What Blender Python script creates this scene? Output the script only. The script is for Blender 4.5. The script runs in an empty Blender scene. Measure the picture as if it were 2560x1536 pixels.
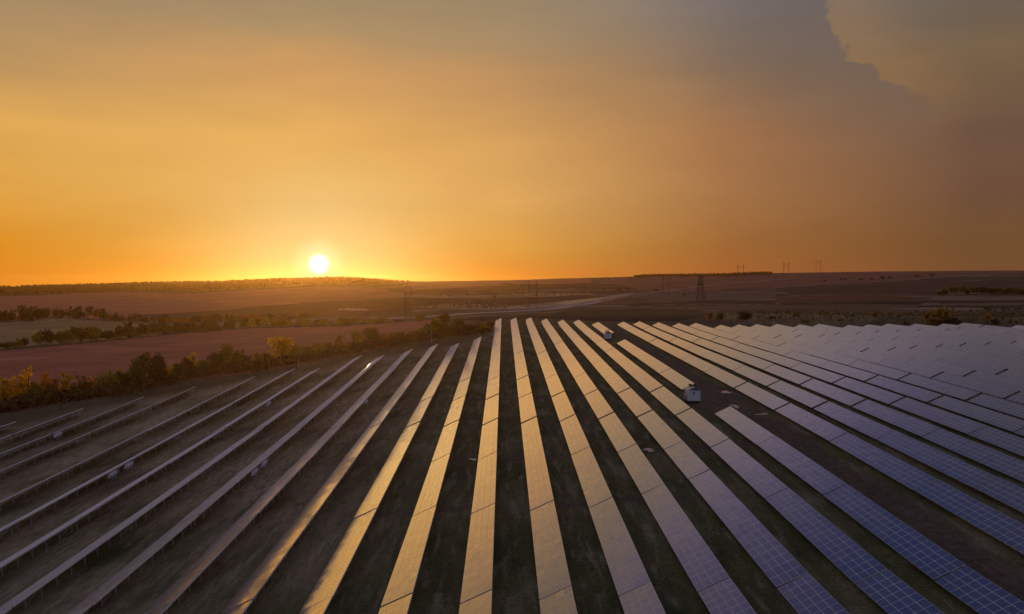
import bpy, math, random
import numpy as np
from mathutils import Vector, Matrix, Quaternion

random.seed(7)
RNG = np.random.default_rng(11)
scene = bpy.context.scene
COL = scene.collection

# ------------------------------------------------------------------ camera
CAM_Z = 36.0                      # drone height above the site datum
YAW, PITCH = 0.01049, -0.0231     # the rows run along +Y
FPX, CXP, CYP = 1991.0, 1280.0, 768.0
camd = bpy.data.cameras.new('camera')
camd.sensor_width = 36.0
camd.lens = 36.0 * FPX / 2560.0
camd.clip_start = 0.5
camd.clip_end = 30000.0
cam = bpy.data.objects.new('camera', camd)
COL.objects.link(cam)
cam.location = (0, 0, CAM_Z)
cam.rotation_euler = (math.pi / 2 + PITCH, 0, -YAW)
scene.camera = cam

FW = np.array([math.sin(YAW) * math.cos(PITCH), math.cos(YAW) * math.cos(PITCH), math.sin(PITCH)])
RT = np.array([math.cos(YAW), -math.sin(YAW), 0.0])
UP = np.cross(RT, FW)

# ------------------------------------------------------------------ exposure
scene.view_settings.view_transform = 'Standard'
scene.view_settings.look = 'None'
scene.view_settings.exposure = 0.0
scene.view_settings.gamma = 1.0
scene.view_settings.use_curve_mapping = False
scene.cycles.max_bounces = 6
scene.cycles.volume_bounces = 1
scene.cycles.transparent_max_bounces = 8
scene.cycles.use_denoising = True

# ------------------------------------------------------------------ sun and sky
def pix_dir(u, v):
    d = FW + RT * ((u - CXP) / FPX) + UP * ((CYP - v) / FPX)
    return d / np.linalg.norm(d)

SUN = pix_dir(797, 661)
SUN_EL = math.asin(SUN[2])
SUN_AZ = math.degrees(math.atan2(SUN @ RT, SUN @ np.array([math.sin(YAW), math.cos(YAW), 0])))
sund = bpy.data.lights.new('sun', 'SUN')
sund.energy = 2.0
sund.angle = math.radians(0.5)
sund.color = (0.80, 0.50, 0.17)
sun = bpy.data.objects.new('sun', sund)
COL.objects.link(sun)
sun.location = tuple(SUN * 300)
SUN_LOW = pix_dir(797, 673)       # light comes from the lower limb, just over the wood
sun.rotation_euler = Vector(SUN_LOW).to_track_quat('Z', 'Y').to_euler()


def srgb(c, k=1.0):
    out = []
    for x in c[:3]:
        x = x / 255.0
        out.append(k * (x / 12.92 if x <= 0.04045 else ((x + 0.055) / 1.055) ** 2.4))
    return (out[0], out[1], out[2], 1.0)


class NT:
    """small helper for node maths"""
    def __init__(self, tree):
        self.t = tree

    def n(self, kind, **kw):
        nd = self.t.nodes.new(kind)
        for k, v in kw.items():
            setattr(nd, k, v)
        return nd

    def put(self, sock, v):
        if hasattr(v, 'is_output') or isinstance(v, bpy.types.NodeSocket):
            self.t.links.new(v, sock)
        else:
            sock.default_value = v

    def m(self, op, a, b=None, c=None, clamp=False):
        nd = self.n('ShaderNodeMath', operation=op, use_clamp=clamp)
        self.put(nd.inputs[0], a)
        if b is not None:
            self.put(nd.inputs[1], b)
        if c is not None:
            self.put(nd.inputs[2], c)
        return nd.outputs[0]

    def vm(self, op, a, b=None):
        nd = self.n('ShaderNodeVectorMath', operation=op)
        self.put(nd.inputs[0], a)
        if b is not None:
            self.put(nd.inputs[1], b)
        return nd.outputs['Value' if op in ('DOT_PRODUCT', 'LENGTH') else 'Vector']

    def ramp(self, fac, stops, interp='LINEAR'):
        nd = self.n('ShaderNodeValToRGB')
        cr = nd.color_ramp
        cr.interpolation = interp
        while len(cr.elements) < len(stops):
            cr.elements.new(0.5)
        for e, (p, c) in zip(cr.elements, stops):
            e.position = p
            e.color = c if not isinstance(c, (int, float)) else (c, c, c, 1)
        self.put(nd.inputs[0], fac)
        return nd.outputs[0]

    def mix(self, fac, a, b, blend='MIX'):
        nd = self.n('ShaderNodeMix', data_type='RGBA', blend_type=blend)
        self.put(nd.inputs[0], fac)
        self.put(nd.inputs[6], a)
        self.put(nd.inputs[7], b)
        return nd.outputs[2]

    def rng(self, v, a, b, c=0.0, d=1.0, smooth=False):
        nd = self.n('ShaderNodeMapRange')
        nd.interpolation_type = 'SMOOTHSTEP' if smooth else 'LINEAR'
        self.put(nd.inputs[0], v)
        for i, x in enumerate((a, b, c, d)):
            self.put(nd.inputs[1 + i], x)
        return nd.outputs[0]

    def noise(self, vec, scale, detail=4.0, rough=0.55, dist=0.0, dims='3D'):
        nd = self.n('ShaderNodeTexNoise', noise_dimensions=dims)
        if vec is not None:
            self.put(nd.inputs['Vector'], vec)
        nd.inputs['Scale'].default_value = scale
        nd.inputs['Detail'].default_value = detail
        nd.inputs['Roughness'].default_value = rough
        nd.inputs['Distortion'].default_value = dist
        return nd.outputs[0]

    def comb(self, x, y, z):
        nd = self.n('ShaderNodeCombineXYZ')
        for i, q in enumerate((x, y, z)):
            self.put(nd.inputs[i], q)
        return nd.outputs[0]


world = bpy.data.worlds.new('World')
scene.world = world
world.use_nodes = True


def build_world():
    t = world.node_tree
    t.nodes.clear()
    N = NT(t)
    D = N.n('ShaderNodeTexCoord').outputs['Generated']
    a = N.vm('DOT_PRODUCT', D, tuple(RT))
    b = N.vm('DOT_PRODUCT', D, (math.sin(YAW), math.cos(YAW), 0.0))
    sep = N.n('ShaderNodeSeparateXYZ')
    t.links.new(D, sep.inputs[0])
    z = sep.outputs[2]
    th = N.m('MULTIPLY', N.m('ARCTAN2', a, b), 180 / math.pi)
    ph = N.m('MULTIPLY', N.m('ARCSINE', z), 180 / math.pi)
    # soft streaks in the high haze
    st = N.noise(N.comb(N.m('MULTIPLY', th, 0.05), N.m('MULTIPLY', ph, 0.28), 0.0), 1.0, 3.0, 0.5)
    ph2 = N.m('ADD', ph, N.m('MULTIPLY', N.m('SUBTRACT', st, 0.5), N.rng(ph, 0.0, 12.0, 0.5, 3.2)))
    fac = N.m('SQRT', N.m('DIVIDE', N.m('MAXIMUM', ph2, 0.0), 90.0))

    P = [math.sqrt(x / 90.0) for x in (0.0, 0.95, 2.9, 6.4, 10.3, 14.7, 17.5, 19.9, 24.5, 29.5, 35.0, 48.0, 90.0)]
    UPPER = SKY_TOP
    cols = []
    for tab in SKY:
        cs = [tab[0]] + tab + UPPER
        cols.append(N.ramp(fac, list(zip(P, [srgb(c) for c in cs]))))
    c = cols[0]
    ths = [-33, -14, 0, 15, 30]
    for i in range(1, 5):
        c = N.mix(N.rng(th, ths[i - 1], ths[i]), c, cols[i])
    back = N.ramp(fac, [(0.0, srgb((124, 112, 110))), (0.35, srgb((130, 124, 134))), (0.6, srgb((110, 112, 134))),
                        (0.8, srgb((84, 94, 130))), (1.0, srgb(SKY_TOP[4]))])
    c = N.mix(N.rng(N.m('ABSOLUTE', th), 45.0, 110.0), c, back)

    # the big cumulus bank on the right with its crisp far edge
    nz = N.noise(N.comb(N.m('MULTIPLY', th, 0.5), N.m('MULTIPLY', ph, 0.5), 3.1), 1.0, 7.0, 0.62)
    n2 = N.noise(N.comb(N.m('MULTIPLY', th, 1.3), N.m('MULTIPLY', ph, 1.3), 8.0), 1.0, 5.0, 0.55)
    nn = N.m('ADD', N.m('MULTIPLY', N.m('SUBTRACT', nz, 0.5), 2.0), N.m('MULTIPLY', N.m('SUBTRACT', n2, 0.5), 1.7))
    pts = [(10.6, 28.2), (12.4, 26.8), (13.3, 24.8), (14.3, 24.4), (14.75, 22.6), (15.3, 22.55), (17.5, 21.6), (18.6, 21.7), (20.5, 20.6), (30, 19.0)]
    edge = N.m('MULTIPLY', N.ramp(N.m('DIVIDE', ph, 30.0), [(p / 30.0, q / 40.0) for p, q in pts]), 40.0)
    dd = N.m('SUBTRACT', N.m('ADD', edge, nn), th)
    soft = N.rng(ph, 9.0, 12.5, 1.4, 0.0)
    inside = N.rng(dd, N.m('SUBTRACT', -0.18, soft), N.m('ADD', 0.38, soft), smooth=True)
    fade = N.m('MULTIPLY', N.rng(dd, 0.0, 15.0, 1.0, 0.0, smooth=True), N.rng(ph, 7.5, 13.0, smooth=True))
    cm = N.m('MULTIPLY', inside, fade)
    cloudc = N.mix(N.rng(ph, 12.0, 19.0), srgb((118, 95, 78)), srgb((104, 96, 95)))
    c = N.mix(N.m('MULTIPLY', cm, 0.85), c, cloudc)
    # brighter clear gap just beyond the edge
    gap = N.m('MULTIPLY', N.m('MULTIPLY', N.rng(dd, -6.0, 0.0, smooth=True), N.m('SUBTRACT', 1.0, inside)), N.rng(ph, 10.0, 14.0, smooth=True))
    c = N.mix(N.m('MULTIPLY', gap, 0.34), c, srgb((156, 120, 78)))
    # general mottling
    mot = N.noise(N.comb(N.m('MULTIPLY', th, 0.10), N.m('MULTIPLY', ph, 0.45), 5.0), 1.0, 5.0, 0.55)
    c = N.mix(1.0, c, N.ramp(mot, [(0.25, 0.94), (0.75, 1.05)]), 'MULTIPLY')

    # glow round the sun
    cosd = N.vm('DOT_PRODUCT', D, tuple(SUN))
    dl = N.m('MULTIPLY', N.m('ARCCOSINE', N.m('MINIMUM', cosd, 1.0)), 180 / math.pi)
    dth = N.m('SUBTRACT', th, SUN_AZ)
    dph = N.m('SUBTRACT', ph, math.degrees(SUN_EL))
    el = N.m('SQRT', N.m('ADD', N.m('POWER', N.m('MULTIPLY', dth, 0.72), 2.0), N.m('POWER', dph, 2.0)))
    el = N.mix(N.rng(N.m('ABSOLUTE', dth), 0, 60), el, el)
    halo = N.m('POWER', 2.718, N.m('MULTIPLY', N.m('POWER', N.m('DIVIDE', el, 4.6), 2.0), -1.0))
    halo = N.m('MULTIPLY', halo, N.rng(N.m('ABSOLUTE', dth), 20.0, 40.0, 1.0, 0.0))
    c = N.mix(N.m('MULTIPLY', halo, 0.85), c, srgb(HALO_COL, HALO_K))
    disc = N.m('ADD', N.rng(dl, 0.12, 0.86, 1.0, 0.0, smooth=True), N.rng(dl, 0.5, 2.2, 0.07, 0.0, smooth=True))
    c = N.mix(1.0, c, N.mix(disc, (0, 0, 0, 1), (DISC, DISC * 0.93, DISC * 0.78, 1)), 'ADD')
    # a physical twilight sky underneath the haze
    sky = N.n('ShaderNodeTexSky', sky_type='NISHITA')
    sky.sun_disc = False
    sky.sun_elevation = SUN_EL
    sky.sun_rotation = math.atan2(SUN[0], SUN[1])
    bg0 = N.n('ShaderNodeBackground')
    t.links.new(sky.outputs[0], bg0.inputs[0])
    bg0.inputs[1].default_value = NISH
    bg = N.n('ShaderNodeBackground')
    t.links.new(c, bg.inputs[0])
    bg.inputs[1].default_value = SKY_K
    add = N.n('ShaderNodeAddShader')
    t.links.new(bg0.outputs[0], add.inputs[0])
    t.links.new(bg.outputs[0], add.inputs[1])
    out = N.n('ShaderNodeOutputWorld')
    t.links.new(add.outputs[0], out.inputs[0])


SKY = [  # by azimuth: far left, under the sun, straight ahead, right, far right; from horizon up
    [(205, 122, 26), (214, 138, 30), (218, 160, 70), (220, 166, 84), (178, 142, 94), (160, 136, 102), (150, 132, 105)],
    [(184, 132, 36), (192, 158, 80), (212, 170, 98), (218, 168, 92), (205, 154, 95), (172, 142, 100), (154, 134, 102)],
    [(196, 118, 42), (202, 146, 62), (214, 162, 92), (208, 156, 90), (184, 140, 92), (164, 137, 101), (150, 131, 103)],
    [(158, 92, 48), (154, 98, 50), (160, 111, 68), (162, 113, 74), (138, 111, 84), (130, 114, 100), (130, 117, 115)],
    [(112, 76, 50), (108, 75, 46), (108, 76, 58), (107, 80, 63), (118, 95, 69), (106, 94, 84), (104, 95, 96)],
]
SKY_TOP = [(140, 124, 140), (94, 91, 124), (64, 74, 114), (76, 82, 114), (84, 88, 116)]
HALO_COL, HALO_K = (196, 216, 166), 0.66
DISC, NISH, SKY_K = 3.0, 0.004, 1.0
build_world()

# ------------------------------------------------------------------ helpers
def tag(o, label=None, cat=None, group=None, kind=None):
    if label: o['label'] = label
    if cat: o['category'] = cat
    if group: o['group'] = group
    if kind: o['kind'] = kind
    return o


def empty(name, loc=(0, 0, 0), rz=0.0):
    o = bpy.data.objects.new(name, None)
    o.empty_display_size = 0.5
    COL.objects.link(o)
    o.location = loc
    o.rotation_euler = (0, 0, rz)
    return o


class MB:
    """collects quads and tubes, builds one mesh object"""
    def __init__(self):
        self.v, self.f = [], []

    def quad(self, *p):
        i = len(self.v)
        self.v += [tuple(q) for q in p]
        self.f.append(tuple(range(i, i + len(p))))

    def hexa(self, b, t):
        i = len(self.v)
        self.v += [tuple(q) for q in b] + [tuple(q) for q in t]
        self.f += [(i + 3, i + 2, i + 1, i), (i + 4, i + 5, i + 6, i + 7)]
        for k in range(4):
            k2 = (k + 1) % 4
            self.f.append((i + k, i + k2, i + 4 + k2, i + 4 + k))

    def box(self, c, s):
        x, y, z = c
        a, b, h = s[0] / 2, s[1] / 2, s[2] / 2
        q = [(-a, -b), (a, -b), (a, b), (-a, b)]
        self.hexa([(x + i, y + j, z - h) for i, j in q], [(x + i, y + j, z + h) for i, j in q])

    def bar(self, p, q, r, r2=None, n=4):
        p, q = Vector(p), Vector(q)
        r2 = r if r2 is None else r2
        d = (q - p).normalized()
        u = d.orthogonal().normalized()
        w = d.cross(u)
        i = len(self.v)
        for c, rr in ((p, r), (q, r2)):
            for k in range(n):
                an = 2 * math.pi * (k + 0.5) / n
                self.v.append(tuple(c + (u * math.cos(an) + w * math.sin(an)) * rr))
        for k in range(n):
            k2 = (k + 1) % n
            self.f.append((i + k, i + k2, i + n + k2, i + n + k))
        self.f.append(tuple(i + k for k in reversed(range(n))))
        self.f.append(tuple(i + n + k for k in range(n)))

    def mesh(self, name, mat):
        me = bpy.data.meshes.new(name)
        me.from_pydata(self.v, [], self.f)
        me.update()
        if mat: me.materials.append(mat)
        return me

    def build(self, name, mat, parent=None):
        o = bpy.data.objects.new(name, self.mesh(name, mat))
        COL.objects.link(o)
        o.parent = parent
        return o


def link_mesh(name, me, parent=None, loc=(0, 0, 0)):
    o = bpy.data.objects.new(name, me)
    COL.objects.link(o)
    o.parent = parent
    o.location = loc
    return o


def copy_tree(o, parent=None):
    c = o.copy()
    COL.objects.link(c)
    c.parent = parent
    for ch in o.children:
        copy_tree(ch, c)
    return c


def principled(name, base=(0.5, 0.5, 0.5), rough=0.6, metal=0.0, **kw):
    m = bpy.data.materials.new(name)
    m.use_nodes = True
    b = m.node_tree.nodes['Principled BSDF']
    b.inputs['Base Color'].default_value = (*base, 1)
    b.inputs['Roughness'].default_value = rough
    b.inputs['Metallic'].default_value = metal
    for k, v in kw.items():
        b.inputs[k].default_value = v
    return m, NT(m.node_tree), b


def worn(name, base, rough=0.6, metal=0.0, scale=2.0, amt=0.25):
    m, N, b = principled(name, base, rough, metal)
    co = N.n('ShaderNodeTexCoord').outputs['Object']
    nz = N.noise(co, scale, 6.0, 0.6)
    N.put(b.inputs['Base Color'], N.mix(1.0, (*base, 1), N.ramp(nz, [(0.3, 1 - amt), (0.7, 1 + amt * 0.5)]), 'MULTIPLY'))
    return m


ORD = ['zeroth', 'first', 'second', 'third', 'fourth', 'fifth', 'sixth', 'seventh', 'eighth', 'ninth', 'tenth', 'eleventh', 'twelfth',
       'thirteenth', 'fourteenth', 'fifteenth', 'sixteenth', 'seventeenth', 'eighteenth', 'nineteenth', 'twentieth']
TENS = {2: 'twenty', 3: 'thirty', 4: 'forty', 5: 'fifty', 6: 'sixty', 7: 'seventy'}


def ordinal(n):
    if n <= 20: return ORD[n]
    t, r = divmod(n, 10)
    return TENS[t] + '-' + ORD[r] if r else TENS[t][:-1] + 'ieth'


# ------------------------------------------------------------------ terrain
SP = 9.3                                   # row spacing in metres
HE = 2.2                                   # height of the tables' high edge above ground
COEF = np.array([[float(x) for x in l.split()] for l in """
-4.736 -4.582 -4.428 -4.272 -4.109 -3.932 -3.741 -3.541 -3.340 -3.142 -2.951 -2.768 -2.593 -2.424 -2.261 -2.102 -1.946
-4.611 -4.456 -4.302 -4.148 -3.989 -3.814 -3.622 -3.421 -3.221 -3.027 -2.841 -2.663 -2.492 -2.328 -2.169 -2.014 -1.860
-4.487 -4.331 -4.176 -4.022 -3.867 -3.695 -3.500 -3.299 -3.101 -2.911 -2.730 -2.558 -2.393 -2.234 -2.079 -1.927 -1.776
-4.368 -4.209 -4.051 -3.892 -3.737 -3.566 -3.372 -3.175 -2.980 -2.796 -2.622 -2.456 -2.298 -2.143 -1.993 -1.844 -1.696
-4.255 -4.096 -3.940 -3.777 -3.611 -3.437 -3.248 -3.054 -2.863 -2.685 -2.519 -2.361 -2.207 -2.058 -1.911 -1.766 -1.621
-4.144 -3.993 -3.848 -3.683 -3.508 -3.325 -3.134 -2.942 -2.756 -2.585 -2.428 -2.275 -2.125 -1.979 -1.836 -1.694 -1.552
-4.009 -3.852 -3.702 -3.537 -3.365 -3.191 -3.012 -2.836 -2.666 -2.505 -2.352 -2.201 -2.051 -1.907 -1.767 -1.627 -1.487
-3.849 -3.670 -3.487 -3.302 -3.140 -2.999 -2.858 -2.717 -2.575 -2.432 -2.288 -2.137 -1.987 -1.843 -1.703 -1.564 -1.425
-3.681 -3.499 -3.301 -3.102 -2.945 -2.807 -2.683 -2.572 -2.462 -2.347 -2.219 -2.077 -1.928 -1.782 -1.640 -1.500 -1.361
-3.490 -3.305 -3.110 -2.917 -2.751 -2.598 -2.487 -2.401 -2.320 -2.235 -2.133 -2.004 -1.858 -1.712 -1.569 -1.429 -1.291
-3.284 -3.098 -2.908 -2.722 -2.552 -2.403 -2.297 -2.220 -2.155 -2.093 -2.014 -1.898 -1.762 -1.621 -1.481 -1.344 -1.209
-3.070 -2.888 -2.705 -2.527 -2.363 -2.222 -2.114 -2.033 -1.968 -1.915 -1.851 -1.752 -1.633 -1.505 -1.374 -1.244 -1.114
-2.857 -2.679 -2.503 -2.333 -2.177 -2.041 -1.931 -1.842 -1.770 -1.714 -1.659 -1.580 -1.480 -1.368 -1.249 -1.127 -1.004
-2.647 -2.474 -2.304 -2.141 -1.991 -1.860 -1.749 -1.657 -1.583 -1.524 -1.469 -1.401 -1.316 -1.217 -1.109 -0.996 -0.881
-2.439 -2.271 -2.106 -1.949 -1.805 -1.677 -1.567 -1.477 -1.402 -1.342 -1.286 -1.223 -1.148 -1.060 -0.962 -0.857 -0.748
-2.235 -2.070 -1.910 -1.758 -1.618 -1.493 -1.386 -1.297 -1.223 -1.163 -1.107 -1.049 -0.980 -0.901 -0.811 -0.712 -0.609
""".strip().splitlines()])
KX = np.arange(-24, 36.1, 4.0)
KY = np.arange(4, 68.1, 4.0)


def bsp(t):
    t = np.abs(t)
    return np.where(t < 1, (4 - 6 * t ** 2 + 3 * t ** 3) / 6, np.where(t < 2, (2 - t) ** 3 / 6, 0))


def edge_z(X, Y):
    """height of the tables' high edge over plan position (m), relative to the camera"""
    x = np.clip(np.asarray(X, float) / SP, -20, 32)
    y = np.clip(np.asarray(Y, float) / SP, 8, 64)
    bx = bsp((x[..., None] - KX) / 4.0)
    by = bsp((y[..., None] - KY) / 4.0)
    return np.einsum('...i,ij,...j->...', bx, COEF, by) * SP


FAR = {  # image column: (depth m, image row of the ground there), from the old survey of the view
    -900: [(60, 1900), (220, 1040), (472, 880), (857, 812), (1700, 769), (2450, 748), (3000, 726), (3800, 735), (7500, 727)],
    0: [(60, 1900), (235, 1036), (472, 878), (857, 808), (1700, 766), (2450, 743), (3000, 722), (3800, 733), (7500, 726)],
    285: [(60, 1900), (262, 992), (550, 853), (850, 802), (1700, 757), (2450, 731), (3000, 713), (3800, 730), (7500, 726)],
    640: [(60, 1900), (310, 932), (640, 822), (850, 796), (1700, 752), (2450, 725), (3020, 705), (3800, 728), (7500, 726)],
    800: [(60, 1900), (340, 900), (660, 812), (900, 788), (1700, 745), (2450, 715), (3050, 693), (3800, 725), (7500, 726)],
    960: [(60, 1900), (370, 872), (680, 803), (900, 783), (1700, 741), (2450, 719), (3050, 697), (3800, 722), (7500, 726)],
    1020: [(60, 1900), (400, 848), (700, 799), (900, 781), (1600, 738), (2400, 708), (3000, 704), (4000, 722), (7500, 725)],
    1250: [(60, 1900), (490, 806), (800, 776), (1500, 744), (2300, 716), (3000, 698), (4000, 720), (7500, 725)],
    1700: [(60, 1900), (456, 806), (780, 771), (1300, 745), (2000, 712), (2900, 684), (4000, 715), (7500, 725)],
    2150: [(60, 1900), (392, 810), (760, 765), (1350, 732), (2150, 700), (2900, 675), (4000, 710), (7500, 725)],
    2560: [(60, 1900), (340, 818), (660, 771), (1200, 736), (2000, 703), (2800, 672), (4000, 705), (7500, 725)],
    3600: [(60, 1900), (300, 825), (660, 772), (1200, 736), (2000, 703), (2800, 674), (4000, 705), (7500, 725)],
}
YHOR = CYP + FPX * math.tan(PITCH)
LD = np.linspace(math.log(60), math.log(7500), 150)
FU = np.arange(-900, 3601, 75.0)


def far_table():
    ks = sorted(FAR)
    tab = []
    for k in ks:
        d = np.log([p[0] for p in FAR[k]])
        zz = [-(v - YHOR) / FPX * dd for dd, v in FAR[k]]
        zz[0] = zz[1] - 3.0
        tab.append(np.interp(LD, d, zz))
    tab = np.array(tab)
    T = np.array([[np.interp(u, ks, tab[:, j]) for j in range(len(LD))] for u in FU])
    for _ in range(3):                        # soften the creases
        P = np.pad(T, ((0, 0), (2, 2)), mode='edge')
        T = (P[:, :-4] + 2 * P[:, 1:-3] + 3 * P[:, 2:-2] + 2 * P[:, 3:-1] + P[:, 4:]) / 9
        P = np.pad(T, ((1, 1), (0, 0)), mode='edge')
        T = (P[:-2] + 2 * P[1:-1] + P[2:]) / 4
    return T


FT = far_table()
FIELD = np.array([(-30, -20), (-16.5, 16), (-14.6, 21.2), (-13.4, 23.3), (-11.5, 27), (-9.2, 30.4), (-7.3, 32.6), (-6.2, 35.3), (-4.3, 37.0), (-3, 39.0),
                  (-1.6, 41.6), (-0.9, 46), (-0.8, 55), (2.5, 55.2), (5.8, 52.4), (9, 50.2), (13.8, 47.0), (17, 45.2), (20, 43.8), (23, 42.0),
                  (26, 39.5), (33, 36), (45, 20), (45, -20)]) * SP


def poly_sd(X, Y, P):
    """signed distance to polygon, negative inside"""
    X, Y = np.asarray(X, float), np.asarray(Y, float)
    best = np.full(X.shape, 1e18)
    ins = np.zeros(X.shape, bool)
    n = len(P)
    for i in range(n):
        x0, y0 = P[i]
        x1, y1 = P[(i + 1) % n]
        dx, dy = x1 - x0, y1 - y0
        t = np.clip(((X - x0) * dx + (Y - y0) * dy) / (dx * dx + dy * dy + 1e-12), 0, 1)
        best = np.minimum(best, (X - x0 - t * dx) ** 2 + (Y - y0 - t * dy) ** 2)
        c = ((y0 > Y) != (y1 > Y)) & (X < (x1 - x0) * (Y - y0) / (y1 - y0 + 1e-30) + x0)
        ins ^= c
    return np.where(ins, -1, 1) * np.sqrt(best)


def hills_z(X, Y):
    d = X * math.sin(YAW) + Y * math.cos(YAW)
    a = X * math.cos(YAW) - Y * math.sin(YAW)
    r = np.hypot(X, Y)
    dm = np.maximum(d, 0.35 * r) + 1e-6
    u = np.clip(CXP + FPX * a / dm, FU[0], FU[-1] - 1e-3)
    l = np.clip(np.log(np.maximum(dm, 61)), LD[0], LD[-1] - 1e-6)
    iu = ((u - FU[0]) / 75.0)
    il = (l - LD[0]) / (LD[1] - LD[0])
    i0 = np.clip(iu.astype(int), 0, len(FU) - 2)
    j0 = np.clip(il.astype(int), 0, len(LD) - 2)
    fu, fl = iu - i0, il - j0
    return (FT[i0, j0] * (1 - fu) * (1 - fl) + FT[i0 + 1, j0] * fu * (1 - fl) + FT[i0, j0 + 1] * (1 - fu) * fl + FT[i0 + 1, j0 + 1] * fu * fl)


def ground_z(X, Y):
    X, Y = np.asarray(X, float), np.asarray(Y, float)
    sd = poly_sd(X, Y, FIELD)
    w = np.clip(sd / 130.0, 0, 1)
    w = w * w * (3 - 2 * w)
    near = edge_z(X, Y) - HE
    z = near * (1 - w) + hills_z(X, Y) * w
    r = np.hypot(X, Y)
    z = z + np.clip((r - 250) / 400, 0, 1) * (0.8 * np.sin(X / 61 + 0.7) * np.cos(Y / 83) + 0.5 * np.sin(X / 29 + Y / 37))
    return z + CAM_Z


def gz(x, y):
    return float(ground_z(np.array([x]), np.array([y]))[0])


_S = np.exp(np.linspace(math.log(60), math.log(6500), 420))
_F = np.linspace(0, 1, 25)


def at_many(us, vs):
    """the spots on the ground that lie in these directions from the drone"""
    us, vs = np.asarray(us, float), np.asarray(vs, float)
    D = FW[None] + RT[None] * ((us - CXP) / FPX)[:, None] + UP[None] * ((CYP - vs) / FPX)[:, None]
    D /= np.linalg.norm(D, axis=1)[:, None]
    O = np.array([0, 0, CAM_Z])
    lo, hi = np.zeros(len(us)), np.zeros(len(us))
    for c in range(0, len(us), 400):
        d = D[c:c + 400]
        P = d[:, None, :] * _S[None, :, None] + O
        h = P[..., 2] - ground_z(P[..., 0], P[..., 1])
        k = np.argmax(h < 0, axis=1)
        k[h.min(axis=1) >= 0] = len(_S) - 1
        k = np.maximum(k, 1)
        lo[c:c + 400], hi[c:c + 400] = _S[k - 1], _S[k]
    for _ in range(2):
        s = lo[:, None] + (hi - lo)[:, None] * _F[None]
        P = D[:, None, :] * s[..., None] + O
        h = P[..., 2] - ground_z(P[..., 0], P[..., 1])
        k = np.argmax(h < 0, axis=1)
        k[h.min(axis=1) >= 0] = len(_F) - 1
        k = np.maximum(k, 1)
        r = np.arange(len(us))
        lo, hi = s[r, k - 1], s[r, k]
    P = D * hi[:, None] + O
    P[:, 2] = ground_z(P[:, 0], P[:, 1])
    return P


def at(u, v):
    return Vector(at_many([u], [v])[0])


def depth(p):
    return float((np.array(p) - np.array([0, 0, CAM_Z])) @ FW)

# ------------------------------------------------------------------ ground sheet
def world_poly(px):
    return at_many([p[0] for p in px], [p[1] for p in px])[:, :2]


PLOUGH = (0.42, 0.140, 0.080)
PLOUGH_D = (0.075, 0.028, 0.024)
RUST = (0.115, 0.042, 0.026)
STUBBLE = (0.230, 0.150, 0.085)
MEADOW = (0.34, 0.225, 0.095)
SCRUB = (0.105, 0.075, 0.038)
DARKSOIL = (0.018, 0.010, 0.015)
TAN = (0.42, 0.26, 0.12)
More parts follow.
